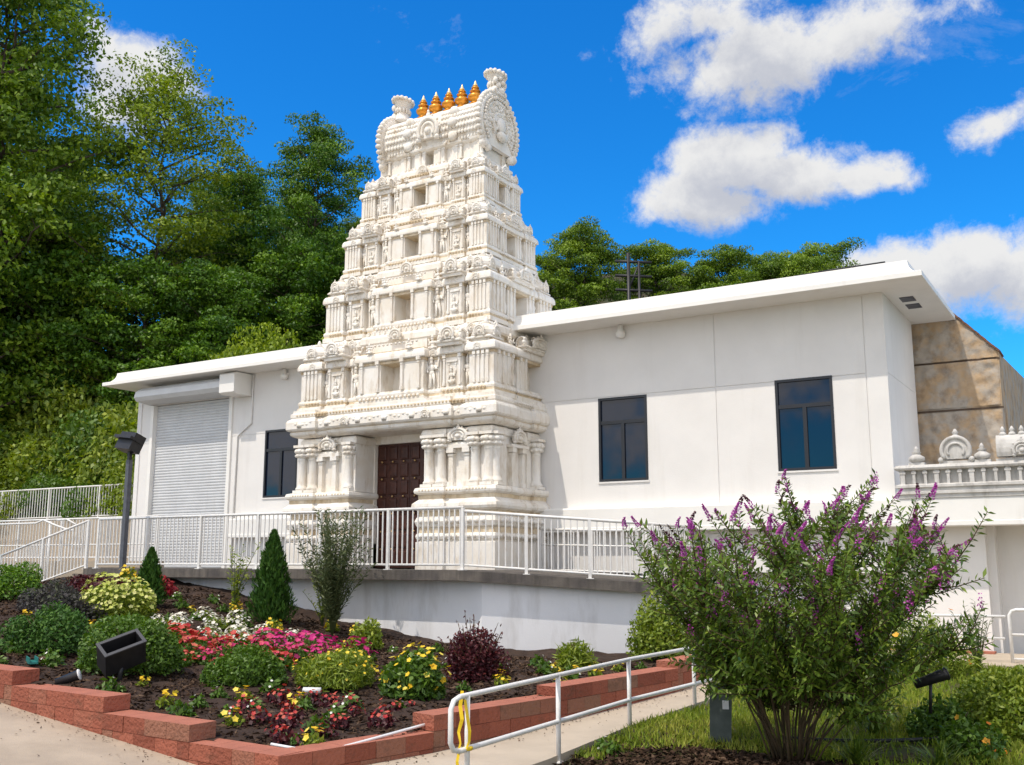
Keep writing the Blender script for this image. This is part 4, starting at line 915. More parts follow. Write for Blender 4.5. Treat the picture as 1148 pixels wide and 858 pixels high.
for j in range(96):
    for i_ in range(54):
        ztop = 5.05 - .87*max(0, (gx[i_]+2.72)/.8); zz = min(gzz[j], ztop); edge = (i_ in (0, 53) or j == 0 or gzz[j] > ztop-.03); vs_.append((float(gx[i_]), Y-.010-(0 if edge else .014+.016*float(hgt_[j, i_])), float(zz)))
fs = []
for j in range(95):
    for i_ in range(53):
        if gzz[j] < 5.05 - .87*max(0, (gx[i_]+2.72)/.8) and min(abs(gzz[j]-4.02), abs(gzz[j]-3.06)) > .03: fs.append((j*54+i_, j*54+i_+1, (j+1)*54+i_+1, (j+1)*54+i_))
mb.add(vs_, fs, 0, .5, True)
o = mb.build('wall', stone_m, sb); o.location = (2, -21.4, 0)
mb = MB()
for z in (4.02, 3.06): mb.box(-4.2, -1.93, Y-.012, Y+.02, z, z+.035)
o = mb.build('joint', stone_dk, sb); o.location = (2, -21.4, 0)
mb = MB()
for k in range(14):
    t0, t1 = k/14, (k+1)/14; x0, x1 = -2.72+.8*t0, -2.72+.8*t1; z0, z1 = 5.02-.87*t0, 5.02-.87*t1
    mb.obox(((x0+x1)/2, Y+.3, (z0+z1)/2+.012+random.uniform(-.006,.01)), ((Vector((.8,0,-.87)).normalized()), Vector((0,1,0)), Vector((.87,0,.8)).normalized()), .042, .36, .018)
o = mb.build('coping', mat('rusty_coping', (.22, .10, .05), .9, (.13, .08, .06), 8), sb); o.location = (2, -21.4, 0)
shm = streaks(mat('pale_shrine_plaster', (.62, .60, .57), .85, (.50, .48, .45), 4, 6, .3, 50), (.25, .23, .21), .55, 9, 2, .5, .7)
pp = thing('carved_parapet', 'low weathered carved parapet on the flat roof beside the white wing', 'parapet', (-1.2, 18.3, 1.2)); po = Vector((-1.2, 18.3, 1.2))
mb = MB(); mb.sweep([(-3.36, 18.20), (.9, 18.20), (.9, 18.45), (-3.36, 18.45)], [(0, 1.19), (0, 1.25), (.03, 1.26), (.03, 1.30), (0, 1.31), (0, 1.36), (.04, 1.37), (.04, 1.41), (-.02, 1.43)])
o = mb.build('base_moulding', shm, pp); o.location = -po
mb = MB(); mb.sweep([(-3.36, 18.21), (.9, 18.21), (.9, 18.44), (-3.36, 18.44)], [(0, 1.66), (.03, 1.67), (.045, 1.70), (.02, 1.74), (0, 1.75)]); o = mb.build('coping', shm, pp); o.location = -po
mb = MB(); mb.box(-3.34, .9, 18.30, 18.43, 1.41, 1.67); o = mb.build('back_panel', shm, pp); o.location = -po
for k in range(24):
    x = -3.28+.18*k; mb = MB(); wv = (.035, .022, .022)[k % 3]; mb.box(x-wv, x+wv, 18.215, 18.31, 1.42, 1.665); mb.box(x-wv-.015, x+wv+.015, 18.205, 18.31, 1.60, 1.64); o = mb.build('pilaster', shm, pp); o.location = -po
def mini(label, x, kind, s=1):
    t = thing('miniature_shrine', label, 'shrine', (x, 18.32, 1.745), group='miniature shrines on the parapet')
    mb = MB()
    if kind == 'dome':
        mb.box(-.27, .27, -.08, .08, 0, .05); mb.prism([(a, b) for a, b in arch_pts(.23, .22, 16, -38, 218)], 'y', -.09, .09)
        mb.tube([(a, -.09, b) for a, b in arch_pts(.22, .22, 16, -38, 218)], .035, 7); mb.tube([(a, -.10, b) for a, b in arch_pts(.13, .21, 14)], .022, 6)
        b2 = mb.build('arch', shm, t); mb = MB(); mb.lathe((0,0,.42), [(.05,0),(.085,.03),(.05,.06),(.03,.08),(.055,.10),(.012,.17)], 10); mb.build('finial', shm, t)
        for sx_ in (-1, 1): mb = MB(); mb.ball((sx_*.235, -.08, .07), .05, .05, .05); mb.build('scroll', shm, t)
    elif kind == 'pot':
        mb.box(-.13, .13, -.08, .08, 0, .05); mb.lathe((0,0,.05), [(.08,0),(.13,.04),(.13,.09),(.07,.13),(.05,.15),(.08,.17),(.03,.20),(.045,.22),(.008,.28)], 12); mb.build('pot_finial', shm, t)
    else:
        mb.box(-.40, .40, -.09, .09, 0, .05); mb.prism([(y*.6, z) for y, z in arch_pts(.24, .20, 14, -30, 210)], 'x', -.38, .38); mb.build('barrel_top', shm, t)
        for q in range(5):
            mb = MB(); mb.lathe((-.28+.14*q, 0, .42), [(.04,0),(.06,.03),(.04,.06),(.025,.075),(.045,.095),(.01,.16)], 9); mb.build('finial', shm, t)
        mb = MB(); kudu_geo(mb, 0, -.15, .04, .3); mb.build('arch', shm, t)
mini('small horseshoe shaped shrine with a knob finial on the parapet', -2.42, 'dome')
mini('little pot shaped finial at the parapet end against the white wing', -3.05, 'pot')
mini('little pot shaped finial on the parapet between the horseshoe and barrel shrines', -2.03, 'pot')
mini('small barrel roofed shrine topped with a row of knob finials on the parapet', -1.42, 'barrel')

# ================================================================== LAMPS AND SMALL FITTINGS
pl = thing('floodlight_post', 'dark square floodlight on a tall grey post beside the steps', 'floodlight', (-17.95, 14.1, -.25))
mb = MB(); mb.box(-.048, .048, -.048, .048, 0, 2.5); mb.build('post', grey_metal, pl)
mb = MB(); mb.box(-.035, .035, -.035, .035, 2.5, 2.68); mb.build('bracket', black_metal, pl)
mb = MB()
ax = Matrix.Rotation(R(-20), 3, 'X') @ Matrix.Rotation(R(8), 3, 'Y')
mb.obox((.02, -.02, 2.86), [ax@Vector(v) for v in ((1,0,0),(0,1,0),(0,0,1))], .25, .14, .19); mb.obox((.02, -.08, 2.93), [ax@Vector(v) for v in ((1,0,0),(0,1,0),(0,0,1))], .28, .16, .03); mb.build('lamp_head', black_metal, pl)
fl = thing('floodlight', 'black rectangular floodlight tilted up in front of the round green shrub', 'floodlight', (-9.75, 7.72, -1.2))
nz_ = Vector((.45, -.42, .78)).normalized(); nx_ = Vector((.855, .518, 1.25)); nx_ = (nx_-nz_*nx_.dot(nz_)).normalized(); ax = [nx_, nz_.cross(nx_), nz_]
c = Vector((.0, 0, .34)); mb = MB(); t = .014; W_, D_, H_ = .215, .10, .15
mb.obox(c-ax[2]*(H_-.01), ax, W_*.9, D_*.9, .012); 
for s in (-1, 1): mb.obox(c+ax[0]*s*W_, ax, t, D_+t, H_); mb.obox(c+ax[1]*s*D_, ax, W_-t-.001, t, H_)
mb.build('housing', black_metal, fl)
mb = MB()
for s in (-1, 1): mb.obox(c+ax[2]*H_+ax[0]*s*(W_+.004), ax, .018, D_+.022, .008); mb.obox(c+ax[2]*H_+ax[1]*s*(D_+.004), ax, W_-.016, .018, .008)
mb.build('rim', mat('worn_black_rim', (.07, .07, .075), .4), fl)
mb = MB(); mb.obox(c+ax[2]*(-H_*.4), ax, W_-t-.002, D_-t-.002, .004); mb.build('lens', glass_m, fl)
mb = MB(); mb.tube([(0,0,-.05), (0,0,.12), (.02,.0,.22)], .025, 8); mb.build('stake', black_metal, fl)
for nm, lb, p, ln, az, m in (('garden_spotlight', 'small black spotlight lying low on the mulch behind the block wall', (-9.97, 7.22, -1.10), .12, 40, black_metal), ('garden_spotlight', 'dark tubular spotlight poking out of the boxwood hedge', (-1.72, 10.25, -.92), .15, 25, black_metal)):
    t_ = thing(nm, lb, 'spotlight', p, R(az)); mb = MB(); a = Vector((1, 0, .35)).normalized(); mb.tube([-a*ln, a*ln*.9, a*ln], [.04, .055, .06], 12); mb.build('barrel', m, t_)
    mb = MB(); mb.tube([(0,0,-.02), (-.02,0,-.3)], .015, 6); mb.build('stake', m, t_)
    mb = MB(); mb.tube([a*ln, a*(ln+.012)], [.062, .058], 12); mb.build('rim', pvc if p[0] < -5 else m, t_)
t_ = thing('plastic_trough', 'teal plastic trough lying behind the block wall by the dark shrub', 'trough', (-11.2, 7.62, bz(-11.2, 7.62)+.03), R(-28)); mb = MB(); mb.box(-.17, .17, -.05, .05, 0, .02); mb.box(-.17, .17, -.05, -.04, .02, .07); mb.box(-.17, .17, .04, .05, .02, .07); mb.build('tray', teal, t_)
t_ = thing('white_tube', 'short white plastic tube on the soil before the yellow flowered shrub', 'tube', (-7.95, 8.85, bz(-7.95, 8.85)+.05), R(25)); mb = MB(); mb.tube([(-.10,0,0),(.10,0,0)], .032, 12); mb.build('tube_wall', pvc, t_)
for p, q, lb in (((-6.7, 6.95), (-6.2, 7.0), 'white plastic edging strip behind the corner of the block wall'), ((-6.15, 7.15), (-5.98, 8.35), 'white plastic edging strip behind the low block wall by the path')):
    mb = MB(); mb.tube([(p[0]+(q[0]-p[0])*k/6, p[1]+(q[1]-p[1])*k/6, bz(p[0]+(q[0]-p[0])*k/6, p[1]+(q[1]-p[1])*k/6)+.04) for k in range(7)], .014, 6); tag(mb.build('edging_strip', pvc), lb, 'edging')
t_ = thing('utility_box', 'weathered grey green utility post standing under the purple flowered bush', 'utility post', (-3.56, 9.72, zc(9.72)), R(20))
mb = MB(); mb.prism([(-.10, 0), (.10, 0), (.125, .55), (-.085, .55)], 'y', -.09, .09); mb.build('casing', box_green, t_)
mb = MB(); mb.box(-.095, .135, -.10, .10, .55, .585); mb.build('lid', box_green, t_); mb = MB(); mb.box(.03, .09, -.097, -.088, .36, .44); mb.build('plate', pvc, t_)
mb = MB(); pts = []
for k in range(21):
    u = k/20; x = -3.05+1.75*u; y = 10.1+.05*math.sin(u*3)+.6*u*u; pts.append((x, y, zc(y)+.06+.10*u**3))
mb.tube(pts, .018, 8); tag(mb.build('garden_hose', black_metal), 'black irrigation pipe curving over the ground below the purple flowered bush', 'hose')
an = thing('utility_pole', 'dark utility pole with cross bars standing among the trees behind the white wing', 'pole', (-12.5, 27.5, 4.0))
mb = MB(); mb.tube([(0,0,0), (0,0,5.45)], .06, 8); mb.build('pole_shaft', black_metal, an); mb = MB(); mb.tube([(.28,.16,0), (.28,.16,5.2)], .045, 8); mb.build('pole_shaft', black_metal, an)
for z in (4.3, 4.75, 5.2): mb = MB(); mb.tube([(-.35,-.2,z), (.62,.36,z-.05)], .045, 6); mb.build('cross_bar', black_metal, an)
mb = MB(); mb.tube([(0,0,4.3), (.28,.16,5.1)], .03, 6); mb.build('brace', black_metal, an)

# ================================================================== TREES
def crown_points(rr, H, rad, base, nl, prof=1.0, lean=(0,0)):
    """limbs leave the trunk all the way up; clumps of leaves hang along their outer two thirds"""
    trunk = [(lean[0]*u*H + .012*H*math.sin(u*7+rr.random()*6), lean[1]*u*H + .012*H*math.cos(u*5+rr.random()*6), u*H) for u in np.linspace(0, .97, 9)]
    limbs = []; clumps = []; ga = rr.random()*6
    def tp(u): 
        k = min(int(u/.97*8), 7); f = u/.97*8-k; a, b = trunk[k], trunk[k+1]; return Vector(a).lerp(Vector(b), f)
    for i in range(nl):
        u = base + (1-base)*((i+.5)/nl)**.9*.96; v = (u-base)/(1-base)
        L = rad*(math.sin(PI*(v*.80+.16))**.75)*prof*rr.uniform(.6, 1.2); ga += 2.4 + rr.uniform(-.5, .5)
        p0 = tp(min(u, .96)); up = rr.uniform(.15, .55) + .5*v; d = Vector((math.cos(ga), math.sin(ga), up)); side = Vector((-math.sin(ga), math.cos(ga), 0))
        pts = [p0 + d*L*s + Vector((0,0,-.10*L*s*s)) + side*(.08*L*math.sin(s*5+i)) for s in (0, .25, .5, .75, 1.0)]
        limbs.append((pts, [.020*H*.16*(1-.75*s)*(.6+.6*L/rad) for s in (0, .25, .5, .75, 1)]))
        for s in (.38, .62, .82, 1.0):
            k = int(min(s*4, 3.99)); q = pts[k].lerp(pts[k+1], s*4-k)
            for _ in range(2 if L > rad*.5 else 1):
                o = Vector((rr.gauss(0, 1), rr.gauss(0, 1), rr.gauss(0, .6)))*rad*.13; clumps.append((q+o, rad*rr.uniform(.09, .20)*(1.1 if s > .6 else .8)))
                if rr.random() < .45: limbs.append(([q, q.lerp(q+o*1.2, .6), q+o*1.3], [.006*H*.16, .004*H*.16, .002*H*.16]))
    clumps.append((tp(.96), rad*.16)); clumps.append((tp(.9), rad*.2))
    return trunk, limbs, clumps
def make_tree(name, label, seed, H, rad, base, nl, nleaf, lm, leaf=.24, prof=1.0, lean=(0,0), trunk_r=.16, droop=.0, gr=None):
    rr = random.Random(seed); trunk, limbs, clumps = crown_points(rr, H, rad, base, nl, prof, lean)
    t = thing(name, label, 'tree', (0,0,0), 0, gr)
    mb = MB(); mb.tube(trunk, [trunk_r*(1-.85*i/8) for i in range(9)], 9)
    for p, r_ in limbs: mb.tube(p, r_, 5)
    mb.build('trunk', bark, t, fix=False)
    tot = sum(r_**2 for _, r_ in clumps); C = []; T = []; Nn = []
    for c, r_ in clumps:
        k = max(6, int(nleaf*r_*r_/tot)); g_ = rng.normal(size=(k, 3)); g_[:, 2] = np.where(rng.random(k) < .7, np.abs(g_[:, 2]), g_[:, 2]); rl = rng.random((k, 1))**.33
        p = unit(g_)*rl*np.array([r_*1.2, r_*1.2, r_*.62])*1.25; C.append(p+np.array(c)); Nn.append(unit(p)*.9 + np.array([0,-.1,.55]) + rng.normal(size=(k, 3))*.38)
        T.append(np.clip(rng.normal(.45+rr.uniform(-.28, .28), .17, k), 0, 1))
    C = np.concatenate(C); Nn = np.concatenate(Nn); T = np.concatenate(T); n = len(C)
    D = rng.normal(size=(n, 3)) + np.array([0,0,-droop])
    leaf_mesh('crown', C, D, unit(Nn), leaf*rng.uniform(.65, 1.3, n), leaf*.62*rng.uniform(.7, 1.2, n), lm, T, t)
    return t
def base_z(x, y): return float(terrain(np.array([x]), np.array([y]))[0])-.1
FG = 'trees on the wooded hill behind the building'; RG = 'trees behind the white wing'
K = {}
K['big'] = make_tree('tree', 'x', 11, 22, 4.1, .10, 58, 46000, leaf_tree, .225, gr=FG)
K['light'] = make_tree('tree', 'x', 23, 20, 4.2, .22, 44, 24000, leaf_yell, .21, 1.0, (.03, 0), gr=FG)
K['dark'] = make_tree('tree', 'x', 31, 19, 3.9, .10, 54, 44000, leaf_dark, .215, gr=FG)
K['low'] = make_tree('tree', 'x', 47, 10, 3.2, .08, 40, 26000, leaf_dark, .20, gr=FG)
K['round'] = make_tree('tree', 'x', 53, 11, 3.6, .15, 40, 40000, leaf_tree, .20, gr=RG)
used = set()
def plant(kind, x, y, ztop, label, hs, ws=1.0, rz=0, group=None):
    zb = base_z(x, y); s = (ztop-zb)/hs; sc3 = (s*ws, s*ws, s)
    if kind in used: return dup(K[kind], (x, y, zb), rz, label, sc3, group)
    used.add(kind); r = K[kind]; r.location = (x, y, zb); r.rotation_euler.z = rz; r.scale = sc3; r['label'] = label
    if group: r['group'] = group
    return r
plant('big', -36.1, 21.5, 24.6, 'tallest leafy tree of the hill at the outer edge of the wood', 22.5, .95, 0, FG)
plant('light', -33.2, 26.6, 20.6, 'airy yellow green tree with visible limbs before the small white cloud', 20.3, 1.0, 0, FG)
plant('dark', -29.0, 31.4, 19.1, 'dark green pointed tree standing nearest the carved tower', 19.4, .85, 0, FG)
plant('dark', -36.0, 34.0, 19.5, 'dark tree half hidden between the airy yellow tree and the pointed tree', 19.4, 1, 2.1, FG)
plant('big', -43.5, 29.6, 20.0, 'tall tree behind the gap between the tallest tree and the airy yellow tree', 22.5, 1, 1.2, FG)
plant('dark', -38.6, 20.3, 18.5, 'dark tree at the edge of the view in front of the tallest tree', 19.4, .9, 4.0, FG)
plant('big', -32.9, 38.7, 17.6, 'tree behind the pointed tree showing just beside the carved tower', 22.5, .9, 3.3, FG)
plant('big', -49.0, 29.2, 27, 'tree far up the hill behind the tallest tree', 22.5, 1.1, 5.0, FG)
plant('big', -41.5, 37, 21.0, 'tree on the far ridge behind the airy yellow tree', 22.5, 1.1, 2.6, FG)
plant('dark', -38, 39.5, 20.0, 'dark tree on the far ridge behind the pointed tree', 19.4, 1.2, .7, FG)
for i, (x, y, z, lb) in enumerate(((-36.9, 24.6, 14.2, 'small dark tree below the tallest tree'), (-31.9, 25.3, 11.4, 'small dark tree in the shade below the airy yellow tree'), (-29.6, 26.7, 11.2, 'small tree with drooping sprays above the roller shutter roof'),
     (-28.6, 29.6, 12.7, 'small dark tree below the pointed tree'), (-27.4, 32.3, 12.6, 'small dark tree between the pointed tree and the tower'), (-35.2, 24.6, 10.5, 'low dark tree above the bright hillside shrubs'), (-30.5, 26.0, 9.0, 'low dark tree behind the far end of the roof'), (-39.5, 25.5, 12.5, 'low dark tree at the edge of the view below the tallest tree'), (-33.6, 30.5, 14.5, 'middle sized dark tree in the shade behind the airy yellow tree'), (-30.5, 34.0, 15.0, 'middle sized dark tree behind the pointed tree'))):
    plant('low', x, y, z, lb, 10.2, 1.05, i*1.3, FG)
for i, (x, y, z, w_, lb) in enumerate(((-18.2, 35.8, 13.3, .9, 'tallest tree behind the white wing just right of the tower'), (-16.5, 39.1, 13.2, .95, 'broad tree behind the utility pole'), (-14.2, 40.5, 12.9, .9, 'rounded tree behind the middle of the white wing roof'), (-13.0, 43.6, 13.4, .8, 'lower tree in the row behind the white wing roof'),
     (-10.9, 44.9, 13.7, .85, 'last tree of the row behind the roof before the big cloud'), (-20.3, 36.7, 12.7, .8, 'low tree between the tower and the tallest tree behind the wing'), (-23.3, 37.3, 12.9, .9, 'tree hidden mostly behind the carved tower'), (-16.8, 45, 13.2, 1, 'tree in the second row behind the broad tree'), (-11.6, 43.0, 12.9, .8, 'low bushy tree in the row over the roof edge'))):
    plant('round', x, y, z, lb, 11.2, w_, i*1.7, RG)
# hillside shrubs
def mound_pts(n, rx, ry, rz, seed, lump=.18, shell=.55, lumps=9):
    r_ = np.random.default_rng(seed); d = unit(r_.normal(size=(n, 3))); d[:, 2] = np.abs(d[:, 2])*.98 - .10*(r_.random(n) < .25)
    L = unit(r_.normal(size=(lumps, 3))); L[:, 2] = np.abs(L[:, 2]); q = (d@L.T).max(1)
    rad = (1-lump) + lump*np.clip((q-.75)/.25, 0, 1)*1.6; s = (shell + (1-shell)*r_.random(n)**.6)*rad
    return d*s[:, None]*np.array([rx, ry, rz]), d
def shrub(name, label, cat, seed, rx, ry, rz, n, leaf, aspect, lm, loc=(0,0,0), rz_=0, group=None, lump=.2, shell=.5, up=.35, rnd=.6, lumps=9, stems=7, outw=.7, sm_=None):
    t = thing(name, label, cat, loc, rz_, group); P, d = mound_pts(n, rx, ry, rz, seed, lump, shell, lumps); P[:, 2] += rz*.10
    Nn = d*.8 + np.array([0,0,up]) + rng.normal(size=(n, 3))*rnd; D = rng.normal(size=(n, 3)) + d*outw
    leaf_mesh('foliage', P, D, unit(Nn), leaf*rng.uniform(.6, 1.3, n), leaf*aspect*rng.uniform(.7, 1.2, n), lm, np.clip(rng.normal(.45, .2, n) + .15*(d[:, 2]-.4), 0, 1), t)
    mb = MB(); rr = random.Random(seed)
    for k in range(stems):
        a = rr.random()*6.28; q = rr.uniform(.2, .75); mb.tube([(0.02*math.cos(a), .02*math.sin(a), -.05), (rx*q*.5*math.cos(a), ry*q*.5*math.sin(a), rz*.45), (rx*q*math.cos(a), ry*q*math.sin(a), rz*.8)], [.012, .009, .004], 5)
    mb.build('stems', sm_ or stem_m, t, fix=False); return t
HG = 'bright shrubs on the slope below the trees'
HS = [shrub('shrub', 'broad bright green shrub on the wooded slope', 'shrub', 61+i, 1.5, 1.5, 1.5, 6500, .125, .6, m, lump=.35, lumps=8, group=HG) for i, m in enumerate((leaf_lime, leaf_yell, leaf_shrub))]
rr = random.Random(5); first_use = [True]*3; spots = []
for k in range(46):
    for _ in range(30):
        x = rr.uniform(-43, -24.2); y = rr.uniform(20.6, 25.5)
        if all((x-a)**2+(y-b)**2 > 1.5 for a, b in spots): break
    spots.append((x, y)); i = rr.choice((0, 0, 1, 1, 2)); s = rr.uniform(.8, 1.25)*(1+.30*max(0, y-21)*.6); zb = base_z(x, y)
    sc3 = (s*rr.uniform(.8, 1.2), s*rr.uniform(.8, 1.2), s*rr.uniform(.8, 1.35))
    lb = ('broad lime green shrub on the sunlit wooded slope behind the railings', 'broad yellow green shrub on the sunlit wooded slope behind the railings', 'broad mid green shrub on the sunlit wooded slope behind the railings')[i]
    if first_use[i]: HS[i].location = (x, y, zb); HS[i].scale = sc3; HS[i]['label'] = lb; first_use[i] = False
    else: dup(HS[i], (x, y, zb), rr.random()*6, lb, sc3)
for i, (x, y, z, s) in enumerate(((-25.0, 23.6, 4.6, 1.1), (-23.6, 23.6, 5.2, 1.0), (-20.6, 24.2, 5.4, 1.0))): dup(HS[1], (x, y, z), i, ('yellow green shrub showing over the far end of the roof', 'yellow green shrub top above the roof over the shutter', 'yellow green shrub top above the roof nearest the tower')[i], (s, s, 1.5))
n = 26000; X = rng.uniform(-48, -20, n); Y = rng.uniform(19.9, 34, n); Z = terrain(X, Y) + rng.random(n)*.35
tag(leaf_mesh('undergrowth', np.stack([X, Y, Z], 1), rng.normal(size=(n, 3)), unit(rng.normal(size=(n, 3))*.5+np.array([0,-.4,.8])), rng.uniform(.15, .34, n), rng.uniform(.1, .2, n), leaf_dark, rng.random(n)*.8), kind='stuff')

# ================================================================== FLOWER BED PLANTS
def at(x, y, dz=-.01): return (x, y, bz(x, y)+dz)
def conifer(label, x, y, h, r, n, seed):
    t = thing('conifer', label, 'conifer', at(x, y)); r_ = np.random.default_rng(seed); u = r_.random(n)**.75; a = r_.random(n)*2*PI
    rad = r*(1-u)**.72*np.minimum(1, .7+u*3)*(.55+.22*np.sin(a*6+u*21)+.20*np.sin(a*11-u*47)+.38*r_.random(n)); P = np.stack([rad*np.cos(a), rad*np.sin(a), .04*h+u*h*.96], 1)
    D = np.stack([np.cos(a)*.45, np.sin(a)*.45, np.full(n, .9)], 1) + r_.normal(size=(n, 3))*.25; Nn = np.stack([np.cos(a), np.sin(a), np.full(n, .2)], 1) + r_.normal(size=(n, 3))*.5
    leaf_mesh('foliage', P, D, unit(Nn), (.10 if h > 1.2 else .08)*r_.uniform(.6, 1.4, n), .030*r_.uniform(.7, 1.3, n), leaf_conif, np.clip(r_.normal(.45, .22, n), 0, 1), t)
    mb = MB(); mb.tube([(0,0,-.1), (0,0,h*.8)], [.03, .006], 7); mb.build('trunk', bark, t, fix=False); return t
conifer('small dark green cone shaped conifer beside the lime flowered mound', -14.9, 12.3, 1.02, .30, 5000, 1)
conifer('taller dark green cone shaped conifer standing before the terrace railing', -12.75, 13.1, 1.58, .40, 9000, 2)
shrub('shrub', 'large rounded dark green shrub behind the tilted floodlight', 'shrub', 71, .62, .56, .66, 9000, .060, .5, leaf_shrub, at(-10.25, 8.25), lump=.16, lumps=14, shell=.6)
shrub('shrub', 'dark shrub with purplish sprigs behind the teal trough', 'shrub', 72, .56, .5, .56, 5500, .06, .5, leaf_conif, at(-12.0, 8.35), lump=.3, shell=.5)
shrub('shrub', 'low rounded bright green shrub in front of the pink flowers', 'shrub', 73, .47, .42, .40, 6000, .055, .55, leaf_shrub, at(-8.9, 8.75), lump=.2, lumps=12)
shrub('shrub', 'light green shrub close against the terrace wall by the purple flowered bush', 'shrub', 74, .55, .5, .95, 4200, .085, .5, leaf_lime, at(-6.55, 15.3), lump=.3, shell=.4)
shrub('shrub', 'small leafy green plant behind the yellow flowered shrub', 'plant', 75, .30, .28, .42, 1100, .09, .45, leaf_lime, at(-10.3, 12.7), lump=.3, shell=.3)
shrub('shrub', 'small yellow green grassy plant against the terrace wall', 'plant', 76, .30, .28, .45, 900, .16, .16, leaf_lime, at(-6.85, 12.95), lump=.3, shell=.2, outw=1.5)
shrub('shrub', 'purple grey leafy plant below the steps railing', 'plant', 77, .55, .45, .52, 3000, .075, .5, leaf_grey, at(-14.2, 10.2), lump=.3, shell=.4)
shrub('shrub', 'purple grey leafy plant left of the lime flowered mound', 'plant', 78, .55, .5, .46, 2600, .075, .5, leaf_grey, at(-15.6, 10.9), lump=.3, shell=.4)
shrub('shrub', 'dark green shrub at the lower end of the steps railing', 'shrub', 79, .7, .6, .6, 4000, .07, .5, leaf_dark, at(-17.4, 11.4), lump=.3, shell=.5)
def flowers(parent, P, size, m, up=None, petals=5, seed=0, cup=.25):
    r_ = np.random.default_rng(seed); n = len(P); C = []; D = []; NN = []; T = []
    ax = unit((np.array([0,-.35,.8]) if up is None else up) + r_.normal(size=(n, 3))*.35)
    a = unit(np.cross(ax, r_.normal(size=(n, 3)))); b = np.cross(ax, a); tt = r_.random(n); s = size*r_.uniform(.7, 1.25, n)[:, None]
    for k in range(petals):
        q = 2*PI*k/petals; d = a*math.cos(q)+b*math.sin(q)+ax*cup; C.append(P+d*s*.28); D.append(d); NN.append(ax); T.append(np.clip(tt+r_.normal(0, .08, n), 0, 1))
    L_ = np.tile(s[:, 0]*.58, petals); leaf_mesh('blossoms', np.concatenate(C), np.concatenate(D), np.concatenate(NN), L_, L_*1.0, m, np.concatenate(T), parent, .1)
def flowering(name, label, cat, seed, rx, ry, rz, nleaf, leaf, aspect, lm, nfl, fsize, fm, loc, group=None, lump=.25, top=.75, fup=.05, rz_=0, fzone=0.1, shell=.4):
    t = shrub(name, label, cat, seed, rx, ry, rz, nleaf, leaf, aspect, lm, loc, rz_, group, lump, shell, stems=5, sm_=green_stem)
    P, d = mound_pts(nfl*3, rx, ry, rz, seed, lump, .92, 9); k = d[:, 2] > fzone; P = P[k][:nfl]; d = d[k][:nfl]; P[:, 2] += rz*.10+fup
    flowers(t, P, fsize, fm, d*.6+np.array([0,-.2,.6]), 5, seed); return t
flowering('flowering_shrub', 'bright green low shrub dotted with small yellow flowers beside the rounded green shrub', 'shrub', 81, .55, .48, .42, 6000, .085, .22, leaf_lime, 70, .040, fl_yel, at(-8.15, 9.45), lump=.15)
flowering('flowering_shrub', 'leafy plant crowded with larger yellow blooms before the burgundy shrub', 'shrub', 82, .42, .38, .48, 2600, .085, .5, leaf_shrub, 70, .062, fl_yel, at(-6.95, 9.45), lump=.25)
flowering('flowering_shrub', 'pale green mound of cream and lime flower heads below the steps', 'shrub', 83, .78, .62, .62, 3200, .08, .5, leaf_lime, 480, .065, fl_cream, at(-14.2, 11.0), lump=.2)
b = shrub('shrub', 'burgundy leaved spiky shrub in front of the terrace wall', 'shrub', 84, .42, .40, .58, 4800, .055, .5, leaf_burg, at(-7.15, 10.9), lump=.25, shell=.45)
P = []; D = []; rr = random.Random(9)
mb = MB()
for k in range(34):
    a = rr.random()*6.28; th = rr.uniform(0, .95); d = Vector((math.sin(th)*math.cos(a), math.sin(th)*math.sin(a), math.cos(th))); L = rr.uniform(.62, .92)*(1-.25*math.sin(th)); mb.tube([d*.2, d*L*.6, d*L+Vector((0,0,.02))], [.006, .005, .003], 5)
    for s in np.linspace(.55, 1, 9): P.append(d*L*s + Vector((rr.gauss(0, .012), rr.gauss(0, .012), rr.gauss(0, .012)))); D.append(d+Vector((rr.gauss(0, .6), rr.gauss(0, .6), rr.gauss(0, .6))))
mb.build('twigs', MATS['brown_stem'], b, fix=False); P = np.array(P); leaf_mesh('sprays', P, np.array(D), rand_dirs(len(P)), .05, .022, leaf_burg, rng.random(len(P)), b)
shrub('shrub', 'low dark burgundy mound under the terrace edge by the lamp post', 'plant', 85, .78, .5, .42, 3200, .08, .6, leaf_burg, at(-16.3, 12.3), lump=.3)
shrub('shrub', 'low bright red leaved plant next to the floodlight post', 'plant', 86, .40, .35, .36, 1300, .08, .55, tinted('red_leaf', G((.16, .012, .02), (.33, .02, .035), (.42, .06, .05)), .5, .2), at(-15.75, 13.1), lump=.3)
# annuals set out in drifts
def drift(proto_args, label, group, spots, seed):
    p = None; rr = random.Random(seed)
    for x, y in spots:
        s = rr.uniform(.75, 1.3)
        if p is None: p = flowering(*proto_args, at(x, y), group); p['label'] = label; p.scale = (s,)*3
        else: dup(p, at(x, y), rr.random()*6, label, s)
def scatter(n, x0, x1, y0, y1, seed, dmin=.2):
    rr = random.Random(seed); out = []
    for _ in range(n*20):
        # x and y bounds run along the terrace; keep plants apart
        p = (rr.uniform(x0, x1), rr.uniform(y0, y1))
        if all((p[0]-a)**2+(p[1]-b)**2 > dmin*dmin for a, b in out): out.append(p)
        if len(out) == n: break
    return out
drift(('flowering_plant', 'x', 'flower', 91, .20, .20, .22, 260, .07, .6, leaf_shrub, 34, .065, fl_pink), 'low bright pink flowering plant in the drift around the rounded green shrub', 'pink flowers in the bed', scatter(17, -11.5, -9.6, 9.2, 11.3, 2, .3), 1)
